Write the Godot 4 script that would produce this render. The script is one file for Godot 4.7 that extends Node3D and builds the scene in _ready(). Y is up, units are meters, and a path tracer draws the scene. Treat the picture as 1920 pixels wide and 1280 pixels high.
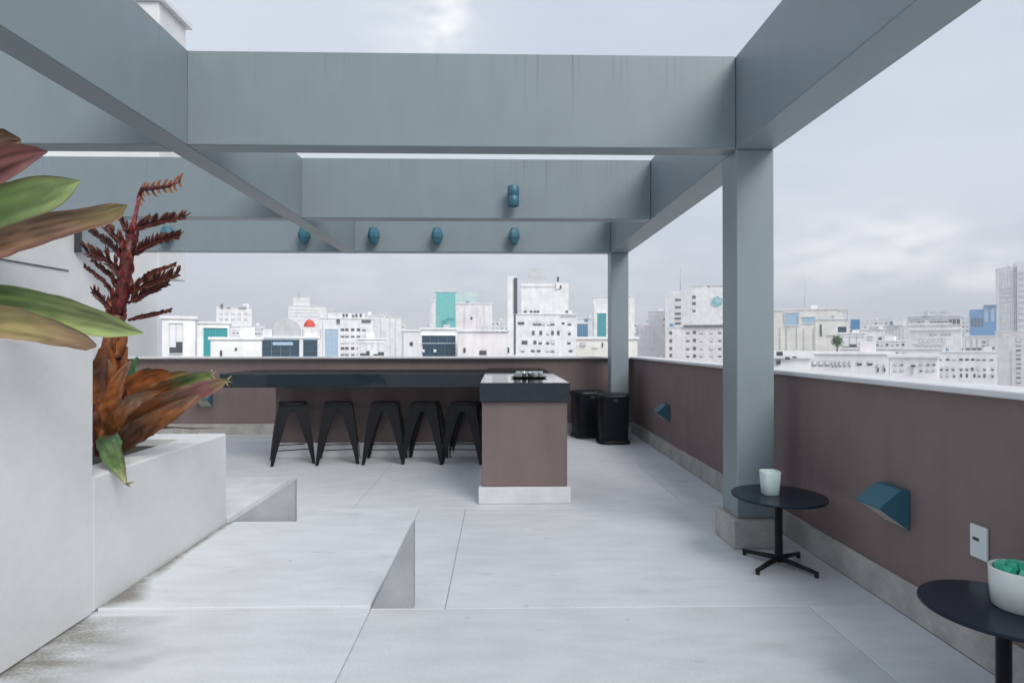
extends Node3D
# Rooftop terrace under a steel pergola, overcast day, pale city behind the parapet.
const F := 1100.0
var YAW := deg_to_rad(1.2)
var PIT := deg_to_rad(0.31)
var EYE := Vector3(0, 1.5, 0)
var M := {}
var used := {}
var meshes := {}
var rng := RandomNumberGenerator.new()

# ------------------------------------------------------------------ helpers
func lin(r: float, g: float, b: float) -> Color:
	return Color(r, g, b).linear_to_srgb()

func numbered(parent: Node, called: String) -> String:
	var key := str(parent.get_instance_id()) + called
	var n: int = used.get(key, -1) + 1
	used[key] = n
	return called if n == 0 else "%s_%03d" % [called, n]

func tag(o: Node, label: String, category: String, group := "", kind := "") -> Node:
	if label: o.set_meta("label", label)
	if category: o.set_meta("category", category)
	if group: o.set_meta("group", group)
	if kind: o.set_meta("kind", kind)
	return o

func thing(called: String, at: Vector3, label: String, category: String, group := "", turn := 0.0) -> Node3D:
	var o := Node3D.new()
	o.name = numbered(self, called)
	add_child(o)
	o.position = at
	o.rotation.y = turn
	tag(o, label, category, group)
	return o

func part(parent: Node, called: String, mesh: Mesh, m: Material, at := Vector3.ZERO, turn := Vector3.ZERO) -> MeshInstance3D:
	var o := MeshInstance3D.new()
	o.name = numbered(parent, called)
	o.mesh = mesh
	o.material_override = m
	parent.add_child(o)
	o.position = at
	o.rotation = turn
	return o

func tri(st: SurfaceTool, a: Vector3, b: Vector3, c: Vector3, inside: Vector3) -> void:
	var n := (b - a).cross(c - a)
	if n.length_squared() < 1e-16: return
	n = n.normalized()
	if n.dot((a + b + c) / 3.0 - inside) < 0:
		n = -n
		var t := b; b = c; c = t
	st.set_normal(n)
	for v in [a, c, b]:   # front faces run clockwise
		st.set_normal(n); st.add_vertex(v)

func quad(st: SurfaceTool, a: Vector3, b: Vector3, c: Vector3, d: Vector3, inside: Vector3) -> void:
	tri(st, a, b, c, inside); tri(st, a, c, d, inside)

func begin() -> SurfaceTool:
	var st := SurfaceTool.new()
	st.begin(Mesh.PRIMITIVE_TRIANGLES)
	return st

# a box with chamfered edges, centred
func cbox(size: Vector3, bev := 0.006) -> Mesh:
	var key := "b%s_%s" % [size, bev]
	if meshes.has(key): return meshes[key]
	var h := size / 2.0
	var b := minf(bev, minf(h.x, minf(h.y, h.z)) * 0.45)
	var st := begin()
	var pt := func(s: Vector3, axis: int) -> Vector3:
		var p := Vector3(s.x * (h.x - b), s.y * (h.y - b), s.z * (h.z - b))
		p[axis] = s[axis] * h[axis]
		return p
	for a in 3:
		var u := (a + 1) % 3
		var w := (a + 2) % 3
		for s1 in [-1.0, 1.0]:
			var c := []
			for k in [[-1, -1], [1, -1], [1, 1], [-1, 1]]:
				var s := Vector3.ZERO
				s[a] = s1; s[u] = k[0]; s[w] = k[1]
				c.append(pt.call(s, a))
			quad(st, c[0], c[1], c[2], c[3], Vector3.ZERO)
			for s2 in [-1.0, 1.0]:
				if b > 0:
					var p := Vector3.ZERO; p[a] = -1; p[u] = s1; p[w] = s2
					var q := p; q[a] = 1
					quad(st, pt.call(p, u), pt.call(q, u), pt.call(q, w), pt.call(p, w), Vector3.ZERO)
	if b > 0:
		for i in 8:
			var s := Vector3(1 if i & 1 else -1, 1 if i & 2 else -1, 1 if i & 4 else -1)
			tri(st, pt.call(s, 0), pt.call(s, 1), pt.call(s, 2), Vector3.ZERO)
	var m := st.commit()
	meshes[key] = m
	return m

# a box part given by world corners (z counted as metres in front of the camera)
func block(parent: Node, called: String, x0: float, x1: float, y0: float, y1: float, z0: float, z1: float, m: Material, bev := 0.006) -> MeshInstance3D:
	var c := Vector3((x0 + x1) / 2, (y0 + y1) / 2, -(z0 + z1) / 2)
	var at := c - (parent as Node3D).position if parent != self else c
	return part(parent, called, cbox(Vector3(absf(x1 - x0), absf(y1 - y0), absf(z1 - z0)), bev), m, at)

# stacked rings [y, rx, rz]; e is the superellipse exponent; ends closed
func loft(rings: Array, n := 28, e := 2.0, smooth := true) -> Mesh:
	var st := begin()
	st.set_smooth_group(0 if smooth else -1)
	var P := []
	for r in rings:
		var row := []
		for i in n:
			var a := TAU * i / n
			var c := cos(a); var s := sin(a)
			row.append(Vector3(signf(c) * pow(absf(c), 2.0 / e) * r[1], r[0], signf(s) * pow(absf(s), 2.0 / e) * r[2]))
		P.append(row)
	for k in rings.size() - 1:
		for i in n:
			var j := (i + 1) % n
			for v in [P[k][i], P[k][j], P[k + 1][j], P[k][i], P[k + 1][j], P[k + 1][i]]: st.add_vertex(v)
	st.set_smooth_group(-1)
	for k in [0, rings.size() - 1]:
		if rings[k][1] < 0.0005: continue
		var c := Vector3(0, rings[k][0], 0)
		for i in n:
			var j := (i + 1) % n
			for v in ([c, P[k][j], P[k][i]] if k == 0 else [c, P[k][i], P[k][j]]): st.add_vertex(v)
	st.generate_normals()
	return st.commit()

# tube along points with a radius each
func tube(pts: Array, radii: Array, n := 8) -> Mesh:
	var st := begin()
	st.set_smooth_group(0)
	var rows := []
	var side := Vector3.RIGHT
	for k in pts.size():
		var d: Vector3 = (pts[mini(k + 1, pts.size() - 1)] - pts[maxi(k - 1, 0)]).normalized()
		if absf(d.dot(side)) > 0.9: side = Vector3.UP if absf(d.y) < 0.9 else Vector3.BACK
		side = (side - d * d.dot(side)).normalized()
		var up := d.cross(side)
		var row := []
		for i in n:
			var a := TAU * i / n
			row.append(pts[k] + (side * cos(a) + up * sin(a)) * radii[k])
		rows.append(row)
	for k in rows.size() - 1:
		for i in n:
			var j := (i + 1) % n
			for v in [rows[k][i], rows[k + 1][i], rows[k + 1][j], rows[k][i], rows[k + 1][j], rows[k][j]]: st.add_vertex(v)
	for k in [0, rows.size() - 1]:
		for i in n:
			var j := (i + 1) % n
			for v in ([pts[k], rows[k][i], rows[k][j]] if k == 0 else [pts[k], rows[k][j], rows[k][i]]): st.add_vertex(v)
	st.generate_normals()
	return st.commit()

# convex prism: outline in (x, y), from z0 to z1
func prism(outline: Array, z0: float, z1: float) -> Mesh:
	var st := begin()
	var mid := Vector3.ZERO
	for p in outline: mid += Vector3(p.x, p.y, 0)
	mid = mid / outline.size() + Vector3(0, 0, (z0 + z1) / 2)
	var n := outline.size()
	for i in n:
		var p: Vector2 = outline[i]
		var q: Vector2 = outline[(i + 1) % n]
		quad(st, Vector3(p.x, p.y, z0), Vector3(q.x, q.y, z0), Vector3(q.x, q.y, z1), Vector3(p.x, p.y, z1), mid)
		if i > 0 and i < n - 1:
			for z in [z0, z1]:
				tri(st, Vector3(outline[0].x, outline[0].y, z), Vector3(p.x, p.y, z), Vector3(q.x, q.y, z), mid)
	return st.commit()

# the place at a depth in front of the camera that lies along a line of sight
func ray(px: float, py: float) -> Vector3:
	var fw := Vector3(sin(YAW) * cos(PIT), sin(PIT), -cos(YAW) * cos(PIT))
	var rt := Vector3(cos(YAW), 0, sin(YAW))
	return fw + rt * ((px - 960.0) / F) - rt.cross(fw) * ((py - 640.0) / F)

func at(px: float, py: float, z: float) -> Vector3:
	var r := ray(px, py)
	return EYE + r * (z / -r.z)

func noise(seed_: int, freq: float, octaves := 4) -> FastNoiseLite:
	var n := FastNoiseLite.new()
	n.seed = seed_
	n.noise_type = FastNoiseLite.TYPE_SIMPLEX_SMOOTH
	n.frequency = freq
	n.fractal_octaves = octaves
	return n

# seamless noise picture as floats 0..1, w by h, drawn small and stretched for streaks
func field(seed_: int, freq: float, oct: int, w: int, h: int, sw := 0, sh := 0) -> PackedByteArray:
	var im := noise(seed_, freq, oct).get_seamless_image(sw if sw else w, sh if sh else h)
	im.convert(Image.FORMAT_L8)
	if sw or sh: im.resize(w, h, Image.INTERPOLATE_CUBIC)
	return im.get_data()

func tex(im: Image) -> ImageTexture:
	im.generate_mipmaps()
	return ImageTexture.create_from_image(im)

# a colour picture: base colour times 1 + sum of fields
func mottled(base: Color, w: int, h: int, layers: Array) -> ImageTexture:
	var out := PackedByteArray()
	out.resize(w * h * 3)
	for i in w * h:
		var k := 1.0
		for l in layers: k += (l[0][i] / 255.0 - 0.5) * l[1]
		out[i * 3] = int(clampf(base.r * k, 0, 1) * 255)
		out[i * 3 + 1] = int(clampf(base.g * k, 0, 1) * 255)
		out[i * 3 + 2] = int(clampf(base.b * k, 0, 1) * 255)
	return tex(Image.create_from_data(w, h, false, Image.FORMAT_RGB8, out))

func bump(seed_: int, freq: float, oct: int, size := 512, strength := 4.0) -> ImageTexture:
	var im := noise(seed_, freq, oct).get_seamless_image(size, size)
	im.convert(Image.FORMAT_RGBA8)
	im.bump_map_to_normal_map(strength)
	return tex(im)

func mat(c: Color, rough := 0.6, metal := 0.0) -> StandardMaterial3D:
	var m := StandardMaterial3D.new()
	m.albedo_color = c
	m.roughness = rough
	m.metallic = metal
	m.cull_mode = BaseMaterial3D.CULL_DISABLED
	return m

func world_mat(t: Texture2D, scale_: Vector3, offset := Vector3.ZERO, rough := 0.6, nrm: Texture2D = null, ns := 0.3) -> StandardMaterial3D:
	var m := mat(Color.WHITE, rough)
	m.albedo_texture = t
	m.uv1_triplanar = true
	m.uv1_world_triplanar = true
	m.uv1_triplanar_sharpness = 8.0
	m.uv1_scale = scale_
	m.uv1_offset = offset
	if nrm:
		m.normal_enabled = true
		m.normal_texture = nrm
		m.normal_scale = ns
	return m

# ------------------------------------------------------------------ materials
func floor_texture() -> ImageTexture:
	# 5 m across (x -2.6 .. 2.4) and 10 m deep (z -10 .. 0)
	var w := 1024
	var h := 2048
	var fine := field(3, 0.035, 5, w, h, 256, 2048)       # brushed streaks that run across
	var coarse := field(4, 0.006, 4, w, h)
	var grit := field(5, 0.22, 2, w, h)
	var smear := field(9, 0.02, 4, w, h, 256, 1024)
	var out := PackedByteArray()
	out.resize(w * h * 3)
	var base := lin(0.635, 0.660, 0.685)
	for j in h:
		var z := 10.0 - 10.0 * j / h
		for i in w:
			var at_ := j * w + i
			var x := -2.6 + 5.0 * i / w
			var k := 1.0 + (fine[at_] / 255.0 - 0.5) * 0.065 + (coarse[at_] / 255.0 - 0.5) * 0.045 + (grit[at_] / 255.0 - 0.5) * 0.05
			var sm := smear[at_] / 255.0
			if sm > 0.74: k -= (sm - 0.74) * 0.25           # scuffs
			var warm := 0.0
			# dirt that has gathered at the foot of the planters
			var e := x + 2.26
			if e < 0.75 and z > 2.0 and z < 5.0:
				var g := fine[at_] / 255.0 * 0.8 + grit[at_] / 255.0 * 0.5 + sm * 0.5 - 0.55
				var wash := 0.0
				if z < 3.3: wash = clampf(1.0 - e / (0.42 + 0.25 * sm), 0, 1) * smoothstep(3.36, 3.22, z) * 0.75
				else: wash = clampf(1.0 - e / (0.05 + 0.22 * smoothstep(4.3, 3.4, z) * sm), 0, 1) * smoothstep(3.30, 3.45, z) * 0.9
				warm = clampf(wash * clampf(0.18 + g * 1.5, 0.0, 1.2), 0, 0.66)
			out[at_ * 3] = int(clampf(base.r * k * (1 - 0.60 * warm), 0, 1) * 255)
			out[at_ * 3 + 1] = int(clampf(base.g * k * (1 - 0.63 * warm), 0, 1) * 255)
			out[at_ * 3 + 2] = int(clampf(base.b * k * (1 - 0.68 * warm), 0, 1) * 255)
	# little scuffs and drops left on the slabs
	var r := RandomNumberGenerator.new()
	r.seed = 15
	for n in 150:
		var cx := r.randi_range(0, w - 1)
		var cy := r.randi_range(0, h - 1)
		var rx := r.randi_range(2, 16)
		var ry := r.randi_range(1, 4)
		var dark := r.randf_range(0.04, 0.22) if rx > 6 else r.randf_range(0.1, 0.35)
		for dy in range(-ry, ry + 1):
			for dx in range(-rx, rx + 1):
				var q := Vector2(float(dx) / rx, float(dy) / ry).length()
				if q > 1.0: continue
				var o := (posmod(cy + dy, h) * w + posmod(cx + dx, w))
				var f := 1.0 - dark * (1.0 - q) * (grit[o] / 255.0 + 0.3)
				for c in 3: out[o * 3 + c] = int(out[o * 3 + c] * f)
	return tex(Image.create_from_data(w, h, false, Image.FORMAT_RGB8, out))

func steel_texture() -> ImageTexture:
	# 8 m along, 4 m high with its top at the beams' top edge: rain streaks run down from there
	var w := 2048
	var h := 512
	var streak := field(21, 0.05, 4, w, h, 2048, 16)
	var cloud := field(22, 0.012, 4, w, h)
	var out := PackedByteArray()
	out.resize(w * h * 3)
	var base := lin(0.205, 0.252, 0.277)
	var drip := PackedFloat32Array()
	var reach := PackedFloat32Array()
	drip.resize(w); reach.resize(w)
	var r := RandomNumberGenerator.new()
	r.seed = 77
	for n in 46:
		var x := r.randi_range(0, w - 1)
		var wide := r.randi_range(1, 5)
		var s := r.randf_range(0.015, 0.075)
		var l := r.randf_range(0.1, 0.62)
		for i in range(-wide, wide + 1):
			var q := posmod(x + i, w)
			drip[q] = maxf(drip[q], s * (1.0 - absf(i) / (wide + 1.0)))
			reach[q] = l
	for q in [[0.28, 2, 0.16, 0.42], [0.54, 2, 0.2, 0.5], [-0.06, 2, 0.07, 0.5], [0.84, 3, 0.08, 0.3], [1.3, 3, 0.07, 0.35]]:
		for i in range(-q[1], q[1] + 1):
			var c := posmod(int(q[0] * 0.125 * w) + i, w)
			drip[c] = q[2] * (1.0 - absf(i) / (q[1] + 1.0))
			reach[c] = q[3]
	for j in h:
		var down := 4.0 * j / h
		for i in w:
			var k := 1.0 + (streak[j * w + i] / 255.0 - 0.5) * 0.012 + (cloud[j * w + i] / 255.0 - 0.5) * 0.04
			if reach[i] > 0: k -= drip[i] * clampf(1.0 - down / reach[i], 0, 1) * 1.0
			var o := (j * w + i) * 3
			out[o] = int(clampf(base.r * k, 0, 1) * 255)
			out[o + 1] = int(clampf(base.g * k, 0, 1) * 255)
			out[o + 2] = int(clampf(base.b * k, 0, 1) * 255)
	return tex(Image.create_from_data(w, h, false, Image.FORMAT_RGB8, out))

func make_materials() -> void:
	var grain := bump(31, 0.08, 4)
	M.floor = world_mat(floor_texture(), Vector3(0.2, 0.2, 0.1), Vector3(0.52, 0, 1.0), 0.62)
	M.grout = mat(lin(0.47, 0.47, 0.47), 0.9)
	M.floor_pale = M.floor.duplicate()
	M.floor.albedo_color = lin(0.94, 0.94, 0.94)
	M.floor_worn = M.floor.duplicate()
	M.floor_worn.albedo_color = lin(0.89, 0.89, 0.885)
	M.steel = world_mat(steel_texture(), Vector3(0.125, 0.25, 0.125), Vector3(0, -3.65 * 0.25, 0), 0.42)
	var s := 512
	M.plaster = world_mat(mottled(lin(0.63, 0.643, 0.648), s, s, [[field(41, 0.006, 5, s, s), 0.05], [field(42, 0.05, 4, s, s), 0.02], [field(43, 0.3, 2, s, s), 0.03]]), Vector3.ONE * 0.42, Vector3.ZERO, 0.8, grain, 0.05)
	M.stucco = world_mat(mottled(lin(0.190, 0.141, 0.137), s, s, [[field(51, 0.02, 4, s, s, 512, 64), 0.06], [field(52, 0.007, 4, s, s), 0.07], [field(53, 0.35, 2, s, s), 0.06]]), Vector3.ONE * 0.4, Vector3.ZERO, 0.75, grain, 0.14)
	M.skirt = world_mat(mottled(lin(0.40, 0.39, 0.37), s, s, [[field(61, 0.01, 5, s, s), 0.22], [field(62, 0.3, 2, s, s), 0.07], [field(63, 0.06, 4, s, s), 0.08]]), Vector3.ONE * 0.6, Vector3.ZERO, 0.8, grain, 0.2)
	M.step_shade_grey = world_mat(mottled(lin(0.33, 0.35, 0.37), s, s, [[field(46, 0.008, 5, s, s), 0.10], [field(47, 0.3, 2, s, s), 0.05]]), Vector3.ONE * 0.7, Vector3.ZERO, 0.8, grain, 0.15)  # grey for the wedges: shade on white step sides, put into the colour
	M.coping = world_mat(mottled(lin(0.66, 0.67, 0.68), s, s, [[field(71, 0.012, 5, s, s), 0.10], [field(72, 0.3, 2, s, s), 0.04]]), Vector3.ONE * 0.5, Vector3.ZERO, 0.45)
	M.granite = world_mat(mottled(lin(0.020, 0.030, 0.040), s, s, [[field(81, 0.3, 3, s, s), 0.25], [field(82, 0.02, 4, s, s), 0.15]]), Vector3.ONE * 1.2, Vector3.ZERO, 0.03)
	M.granite.metallic_specular = 0.45
	M.black = mat(lin(0.006, 0.007, 0.009), 0.33, 0.0)
	M.black.metallic_specular = 0.35
	M.rubber = mat(lin(0.012, 0.012, 0.013), 0.8)
	M.bin = mat(lin(0.004, 0.005, 0.008), 0.35)
	M.bin.metallic_specular = 0.3
	M.bin_trim = mat(lin(0.06, 0.08, 0.09), 0.25, 0.6)
	M.tabletop = mat(lin(0.008, 0.016, 0.030), 0.2)
	M.tabletop.metallic_specular = 0.3
	M.teal = mat(lin(0.030, 0.125, 0.175), 0.42)
	M.lens = mat(lin(0.42, 0.38, 0.32), 0.5)
	M.ceramic = mat(lin(0.68, 0.72, 0.70), 0.22)
	M.mint = mat(lin(0.60, 0.74, 0.69), 0.25)
	M.jade = mat(lin(0.02, 0.36, 0.22), 0.12)
	M.jade_pale = mat(lin(0.10, 0.50, 0.34), 0.12)
	M.plate = mat(lin(0.60, 0.66, 0.67), 0.3)
	M.dark = mat(lin(0.03, 0.032, 0.035), 0.5)
	M.silver = mat(lin(0.75, 0.76, 0.78), 0.2, 0.9)
	M.soil = world_mat(mottled(lin(0.045, 0.035, 0.026), 256, 256, [[field(91, 0.2, 4, 256, 256), 1.0]]), Vector3.ONE * 2.0, Vector3.ZERO, 0.95, grain, 1.0)
	for c in [["pale", Vector3(0.74, 0.75, 0.76)], ["white", Vector3(0.82, 0.82, 0.82)], ["rose", Vector3(0.76, 0.73, 0.74)], ["cream", Vector3(0.76, 0.74, 0.69)], ["grey", Vector3(0.52, 0.54, 0.56)], ["mintwall", Vector3(0.50, 0.66, 0.64)]]:
		var v: Vector3 = c[1]
		M[c[0]] = world_mat(mottled(lin(v.x, v.y, v.z), 256, 256, [[field(101, 0.02, 4, 256, 256), 0.12], [field(102, 0.08, 4, 256, 256, 256, 16), 0.07]]), Vector3.ONE * 0.045, Vector3.ZERO, 0.85)
	M.glass_navy = mat(lin(0.012, 0.05, 0.085), 0.15)
	M.glass_blue = mat(lin(0.06, 0.22, 0.40), 0.2)
	M.glass_azure = mat(lin(0.05, 0.27, 0.58), 0.3)
	M.glass_teal = mat(lin(0.02, 0.30, 0.32), 0.15)
	M.glass_aqua = mat(lin(0.10, 0.52, 0.50), 0.2)
	M.glass_sky = mat(lin(0.36, 0.52, 0.66), 0.2)
	M.window = mat(lin(0.06, 0.07, 0.085), 0.12)
	M.red = mat(lin(0.62, 0.05, 0.02), 0.5)
	M.city_roof = mat(lin(0.50, 0.50, 0.50), 0.9)
	M.leaf = mat(Color.WHITE, 0.5)
	M.leaf.vertex_color_use_as_albedo = true
	M.leaf.backlight = Color(0.30, 0.30, 0.22)

# ------------------------------------------------------------------ sky
func sky_picture() -> ImageTexture:
	var w := 1536
	var h := 768
	var big := noise(5, 0.55, 5)
	var mid := noise(8, 1.5, 5)
	var out := PackedFloat32Array()
	out.resize(w * h * 4)
	var dark := Color(0.294, 0.331, 0.392)
	var light := Color(0.362, 0.392, 0.446)
	var white := Color(0.53, 0.54, 0.55)
	var breaks := []
	for b in [[828, 38, 0.030, 1.3], [850, 18, 0.028, 0.9], [812, 62, 0.022, 0.9], [790, 30, 0.08, 0.35], [1480, 496, 0.055, 0.5], [1560, 482, 0.05, 0.6], [1640, 474, 0.045, 0.7], [1705, 466, 0.04, 0.85], [1760, 450, 0.03, 0.7], [1797, 522, 0.013, 1.3], [1848, 519, 0.026, 1.2], [1890, 515, 0.03, 1.0], [1640, 570, 0.12, 0.22], [700, 600, 0.14, 0.35], [1000, 610, 0.16, 0.3], [1230, 600, 0.10, 0.3]]:
		breaks.append([ray(b[0], b[1]).normalized(), b[2], b[3]])
	for j in h:
		var el := PI / 2 - PI * (j + 0.5) / h
		for i in w:
			var az := TAU * (i + 0.5) / w   # column 0 looks along -z
			var d := Vector3(sin(az) * cos(el), sin(el), -cos(az) * cos(el))
			var t := 0.5
			var y := maxf(d.y, 0.0)
			var q := Vector3(d.x, 0, d.z) / (y + 0.22) * 1.1
			t = 0.66 + big.get_noise_3dv(q * 0.9) * 1.05 + mid.get_noise_3d(q.x, 3.0, q.z * 1.4) * 0.36
			var c := dark.lerp(light, clampf(t, 0, 1))
			var fray := mid.get_noise_3dv(d * 7.0 + Vector3(0, d.y * 14.0, 0)) if d.z < 0 and el < 0.7 and el > -0.1 else 0.0
			c = c.lerp(Color(0.392, 0.412, 0.440), exp(-y * 8.0) * 0.55)   # brighter air towards the horizon all round
			for b in breaks:
				var k: float = (d - b[0]).length() / b[1]
				if k < 3.0:
					var f: float = exp(-k * k) * b[2] * clampf(0.7 + fray * 1.3, 0, 1.2)
					c = c.lerp(white, clampf(f, 0, 1))
			var o := (j * w + i) * 4
			out[o] = c.r; out[o + 1] = c.g; out[o + 2] = c.b; out[o + 3] = 1.0
	return ImageTexture.create_from_image(Image.create_from_data(w, h, false, Image.FORMAT_RGBAF, out.to_byte_array()))

# ------------------------------------------------------------------ main
func _ready() -> void:
	rng.seed = 2024
	var cam := Camera3D.new()
	cam.name = "camera"
	cam.fov = rad_to_deg(2.0 * atan(640.0 / F))
	cam.near = 0.05
	cam.far = 4000.0
	cam.position = EYE
	cam.rotation = Vector3(PIT, -YAW, 0)
	add_child(cam)
	var env := Environment.new()
	env.background_mode = Environment.BG_SKY
	var sky := Sky.new()
	var pm := PanoramaSkyMaterial.new()
	pm.panorama = sky_picture()
	sky.sky_material = pm
	env.sky = sky
	env.tonemap_mode = Environment.TONE_MAPPER_LINEAR
	env.tonemap_exposure = 1.97
	env.sdfgi_enabled = true
	env.ssao_enabled = true
	env.ssil_enabled = true
	env.fog_enabled = true
	env.fog_density = 0.0012
	env.fog_light_color = Color(0.97, 0.98, 1.0)
	var we := WorldEnvironment.new()
	we.environment = env
	add_child(we)
	var sun := DirectionalLight3D.new()
	sun.name = "sun"
	sun.light_color = Color(1.0, 0.98, 0.95)
	sun.light_energy = 0.5
	sun.light_angular_distance = 32.0
	sun.shadow_enabled = true
	add_child(sun)
	sun.look_at_from_position(Vector3(0.42, 0.66, 0.63), Vector3.ZERO, Vector3.UP)
	make_materials()
	build_floor()
	build_parapets()
	build_pergola()
	build_planters()
	build_house()
	build_city()
	build_bar()
	build_stools()
	build_bins()
	build_lamps()
	build_tables()
	build_plants()

# ------------------------------------------------------------------ terrace
func build_floor() -> void:
	var fl := Node3D.new()
	fl.name = "terrace_floor"
	add_child(fl)
	tag(fl, "", "", "", "structure")
	block(fl, "screed", -6.6, 2.6, -0.25, -0.012, -3.2, 10.2, M.grout, 0.0)
	var g := 0.0017
	var tones := [M.floor, M.floor_pale, M.floor, M.floor_worn, M.floor]
	var count := [0]
	var slab := func(x0, x1, z0, z1, lift := 0.0):
		count[0] += 1
		block(fl, "slab", x0 + g, x1 - g, -0.03, 0.0 + lift, z0 + g, z1 - g, M.floor_pale if lift > 0 else tones[count[0] * 3 % 5], 0.003)
	for r in [[-3.2, -0.75, [-6.6, -3.2, -0.9, 1.3, 2.25]], [-0.75, 1.3, [-6.6, -2.9, -0.3, 1.75, 2.25]], [1.3, 3.348, [-6.6, -3.0, -0.732, 1.775, 2.25]],
			[5.39, 7.43, [-6.6, -3.9, -1.352, 1.735, 2.25]], [7.43, 9.47, [-6.6, -4.6, -2.2, 0.2, 2.25]], [9.47, 9.95, [-6.6, -3.4, -1.0, 1.4, 2.25]]]:
		for i in r[2].size() - 1: slab.call(r[2][i], r[2][i + 1], r[0], r[1])
	slab.call(-6.6, -2.262, 3.348, 5.39)
	slab.call(-2.262, -0.733, 3.348, 4.962, 0.02)
	slab.call(-2.262, -0.733, 4.962, 5.39)
	slab.call(-0.733, -0.312, 3.348, 5.39)
	slab.call(-0.312, 2.25, 3.348, 5.39)
	block(fl, "landing_slab", -4.4, -2.277, -0.03, 0.045, 4.985, 6.52, M.coping, 0.004)
	# thin wedges added to stand in for the shaded sides of two white steps
	var w1 := thing("step_side_wedge", Vector3(-0.728, 0, -3.36), "tall narrow pale grey triangular wedge standing in for the shaded side of a low white step", "wedge block", "stand-in wedges for step sides")
	part(w1, "body", prism([Vector2(0, 0.001), Vector2(0.238, 0.001), Vector2(0.238, 0.488)], 0.0, -0.05), M.step_shade_grey)
	var w2 := thing("step_side_wedge", Vector3(-2.272, 0, -5.0), "low wide pale grey triangular wedge standing in for the shaded side of a white step at the corner of the low planter", "wedge block", "stand-in wedges for step sides")
	part(w2, "body", prism([Vector2(0, 0.002), Vector2(0.54, 0.002), Vector2(0.54, 0.357)], 0.0, -0.05), M.step_shade_grey)

func build_parapets() -> void:
	var r := thing("parapet_wall", Vector3(2.4, 0, -3.5), "long brown parapet wall with white coping along the right side", "wall")
	block(r, "wall", 2.262, 2.50, -0.1, 1.262, -3.2, 10.15, M.stucco, 0.004)
	block(r, "baseboard", 2.245, 2.262, 0.001, 0.192, -3.2, 9.954, M.skirt, 0.004)
	for z in [[-3.2, 0.9], [0.9, 5.2], [5.2, 9.865]]:
		block(r, "coping", 2.215, 2.53, 1.263, 1.296, z[0] + 0.001, z[1] - 0.001, M.coping, 0.006)
	var f := thing("parapet_wall", Vector3(-1.5, 0, -10.0), "brown parapet wall with white coping behind the bar", "wall")
	block(f, "wall", -6.6, 2.261, -0.1, 1.262, 9.955, 10.15, M.stucco, 0.004)
	block(f, "baseboard", -6.6, 2.242, 0.001, 0.172, 9.935, 9.955, M.skirt, 0.004)
	for x in [[-6.6, -3.1], [-3.1, 0.2], [0.2, 2.53]]:
		block(f, "coping", x[0] + 0.001, x[1] - 0.001, 1.263, 1.296, 9.87, 10.18, M.coping, 0.006)
	# what carries the terrace
	var b := thing("apartment_block", Vector3(-2.0, -28, -3.5), "building under the terrace that carries its floor and parapets", "building")
	block(b, "wall", -6.6, 2.5, -28, -0.26, -3.2, 10.15, M.rose, 0.01)

func build_pergola() -> void:
	var p := thing("pergola", Vector3(0, 0, -4.4), "grey painted steel pergola of deep box beams on square columns", "pergola")
	var lo := 2.955
	var hi := 3.65
	block(p, "long_beam", 1.76, 2.045, lo, hi, -1.0, 9.53, M.steel, 0.006)
	block(p, "long_beam", -2.475, -2.28, lo, hi, -1.0, 9.42, M.steel, 0.006)
	for z in [4.32, 6.78, 9.25]:
		block(p, "cross_beam", -2.278, 1.758, lo + 0.002, hi - 0.002, z, z + 0.17, M.steel, 0.006)
		block(p, "cross_beam", -6.59, -2.477, lo + 0.002, hi - 0.002, z, z + 0.17, M.steel, 0.006)
		block(p, "joint_cover", -2.278, -2.243, lo + 0.006, hi - 0.006, z - 0.004, z, M.steel, 0.001)
	for z in [4.32, 9.25]:
		block(p, "column", 1.762, 2.043, 0.21 if z < 5 else 0.19, lo - 0.001, z + 0.002, z + 0.282, M.steel, 0.006)
		var pl := block(p, "plinth", 1.715, 2.075, 0.001, 0.209 if z < 5 else 0.189, z - 0.05, z + 0.33, M.skirt, 0.008)
		pl.set_meta("label", "pale grey mortar plinth at the foot of a column")

func build_planters() -> void:
	var t := thing("tall_planter", Vector3(-3.3, 0, -1.8), "tall white plastered planter wall in the left foreground", "planter")
	# walls of the box, hollow with soil
	block(t, "wall", -2.44, -2.262, 0.001, 1.525, 0.4, 3.318, M.plaster, 0.012)
	block(t, "wall", -4.3, -2.442, 0.001, 1.523, 3.14, 3.317, M.plaster, 0.012)
	block(t, "wall", -4.3, -2.442, 0.001, 1.523, 0.4, 0.58, M.plaster, 0.012)
	block(t, "wall", -4.48, -4.302, 0.001, 1.525, 0.4, 3.318, M.plaster, 0.012)
	block(t, "soil", -4.30, -2.441, 1.0, 1.44, 0.581, 3.139, M.soil, 0.0)
	var l := thing("low_planter", Vector3(-3.3, 0, -4.1), "low white plastered planter with a wide rim holding the red-stemmed plant", "planter")
	block(l, "wall", -2.50, -2.270, 0.001, 0.765, 3.322, 4.925, M.plaster, 0.012)
	block(l, "wall", -4.3, -2.502, 0.001, 0.763, 4.70, 4.924, M.plaster, 0.012)
	block(l, "wall", -4.48, -4.302, 0.001, 0.765, 3.322, 4.925, M.plaster, 0.012)
	block(l, "soil", -4.30, -2.501, 0.2, 0.70, 3.323, 4.699, M.soil, 0.0)

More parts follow.
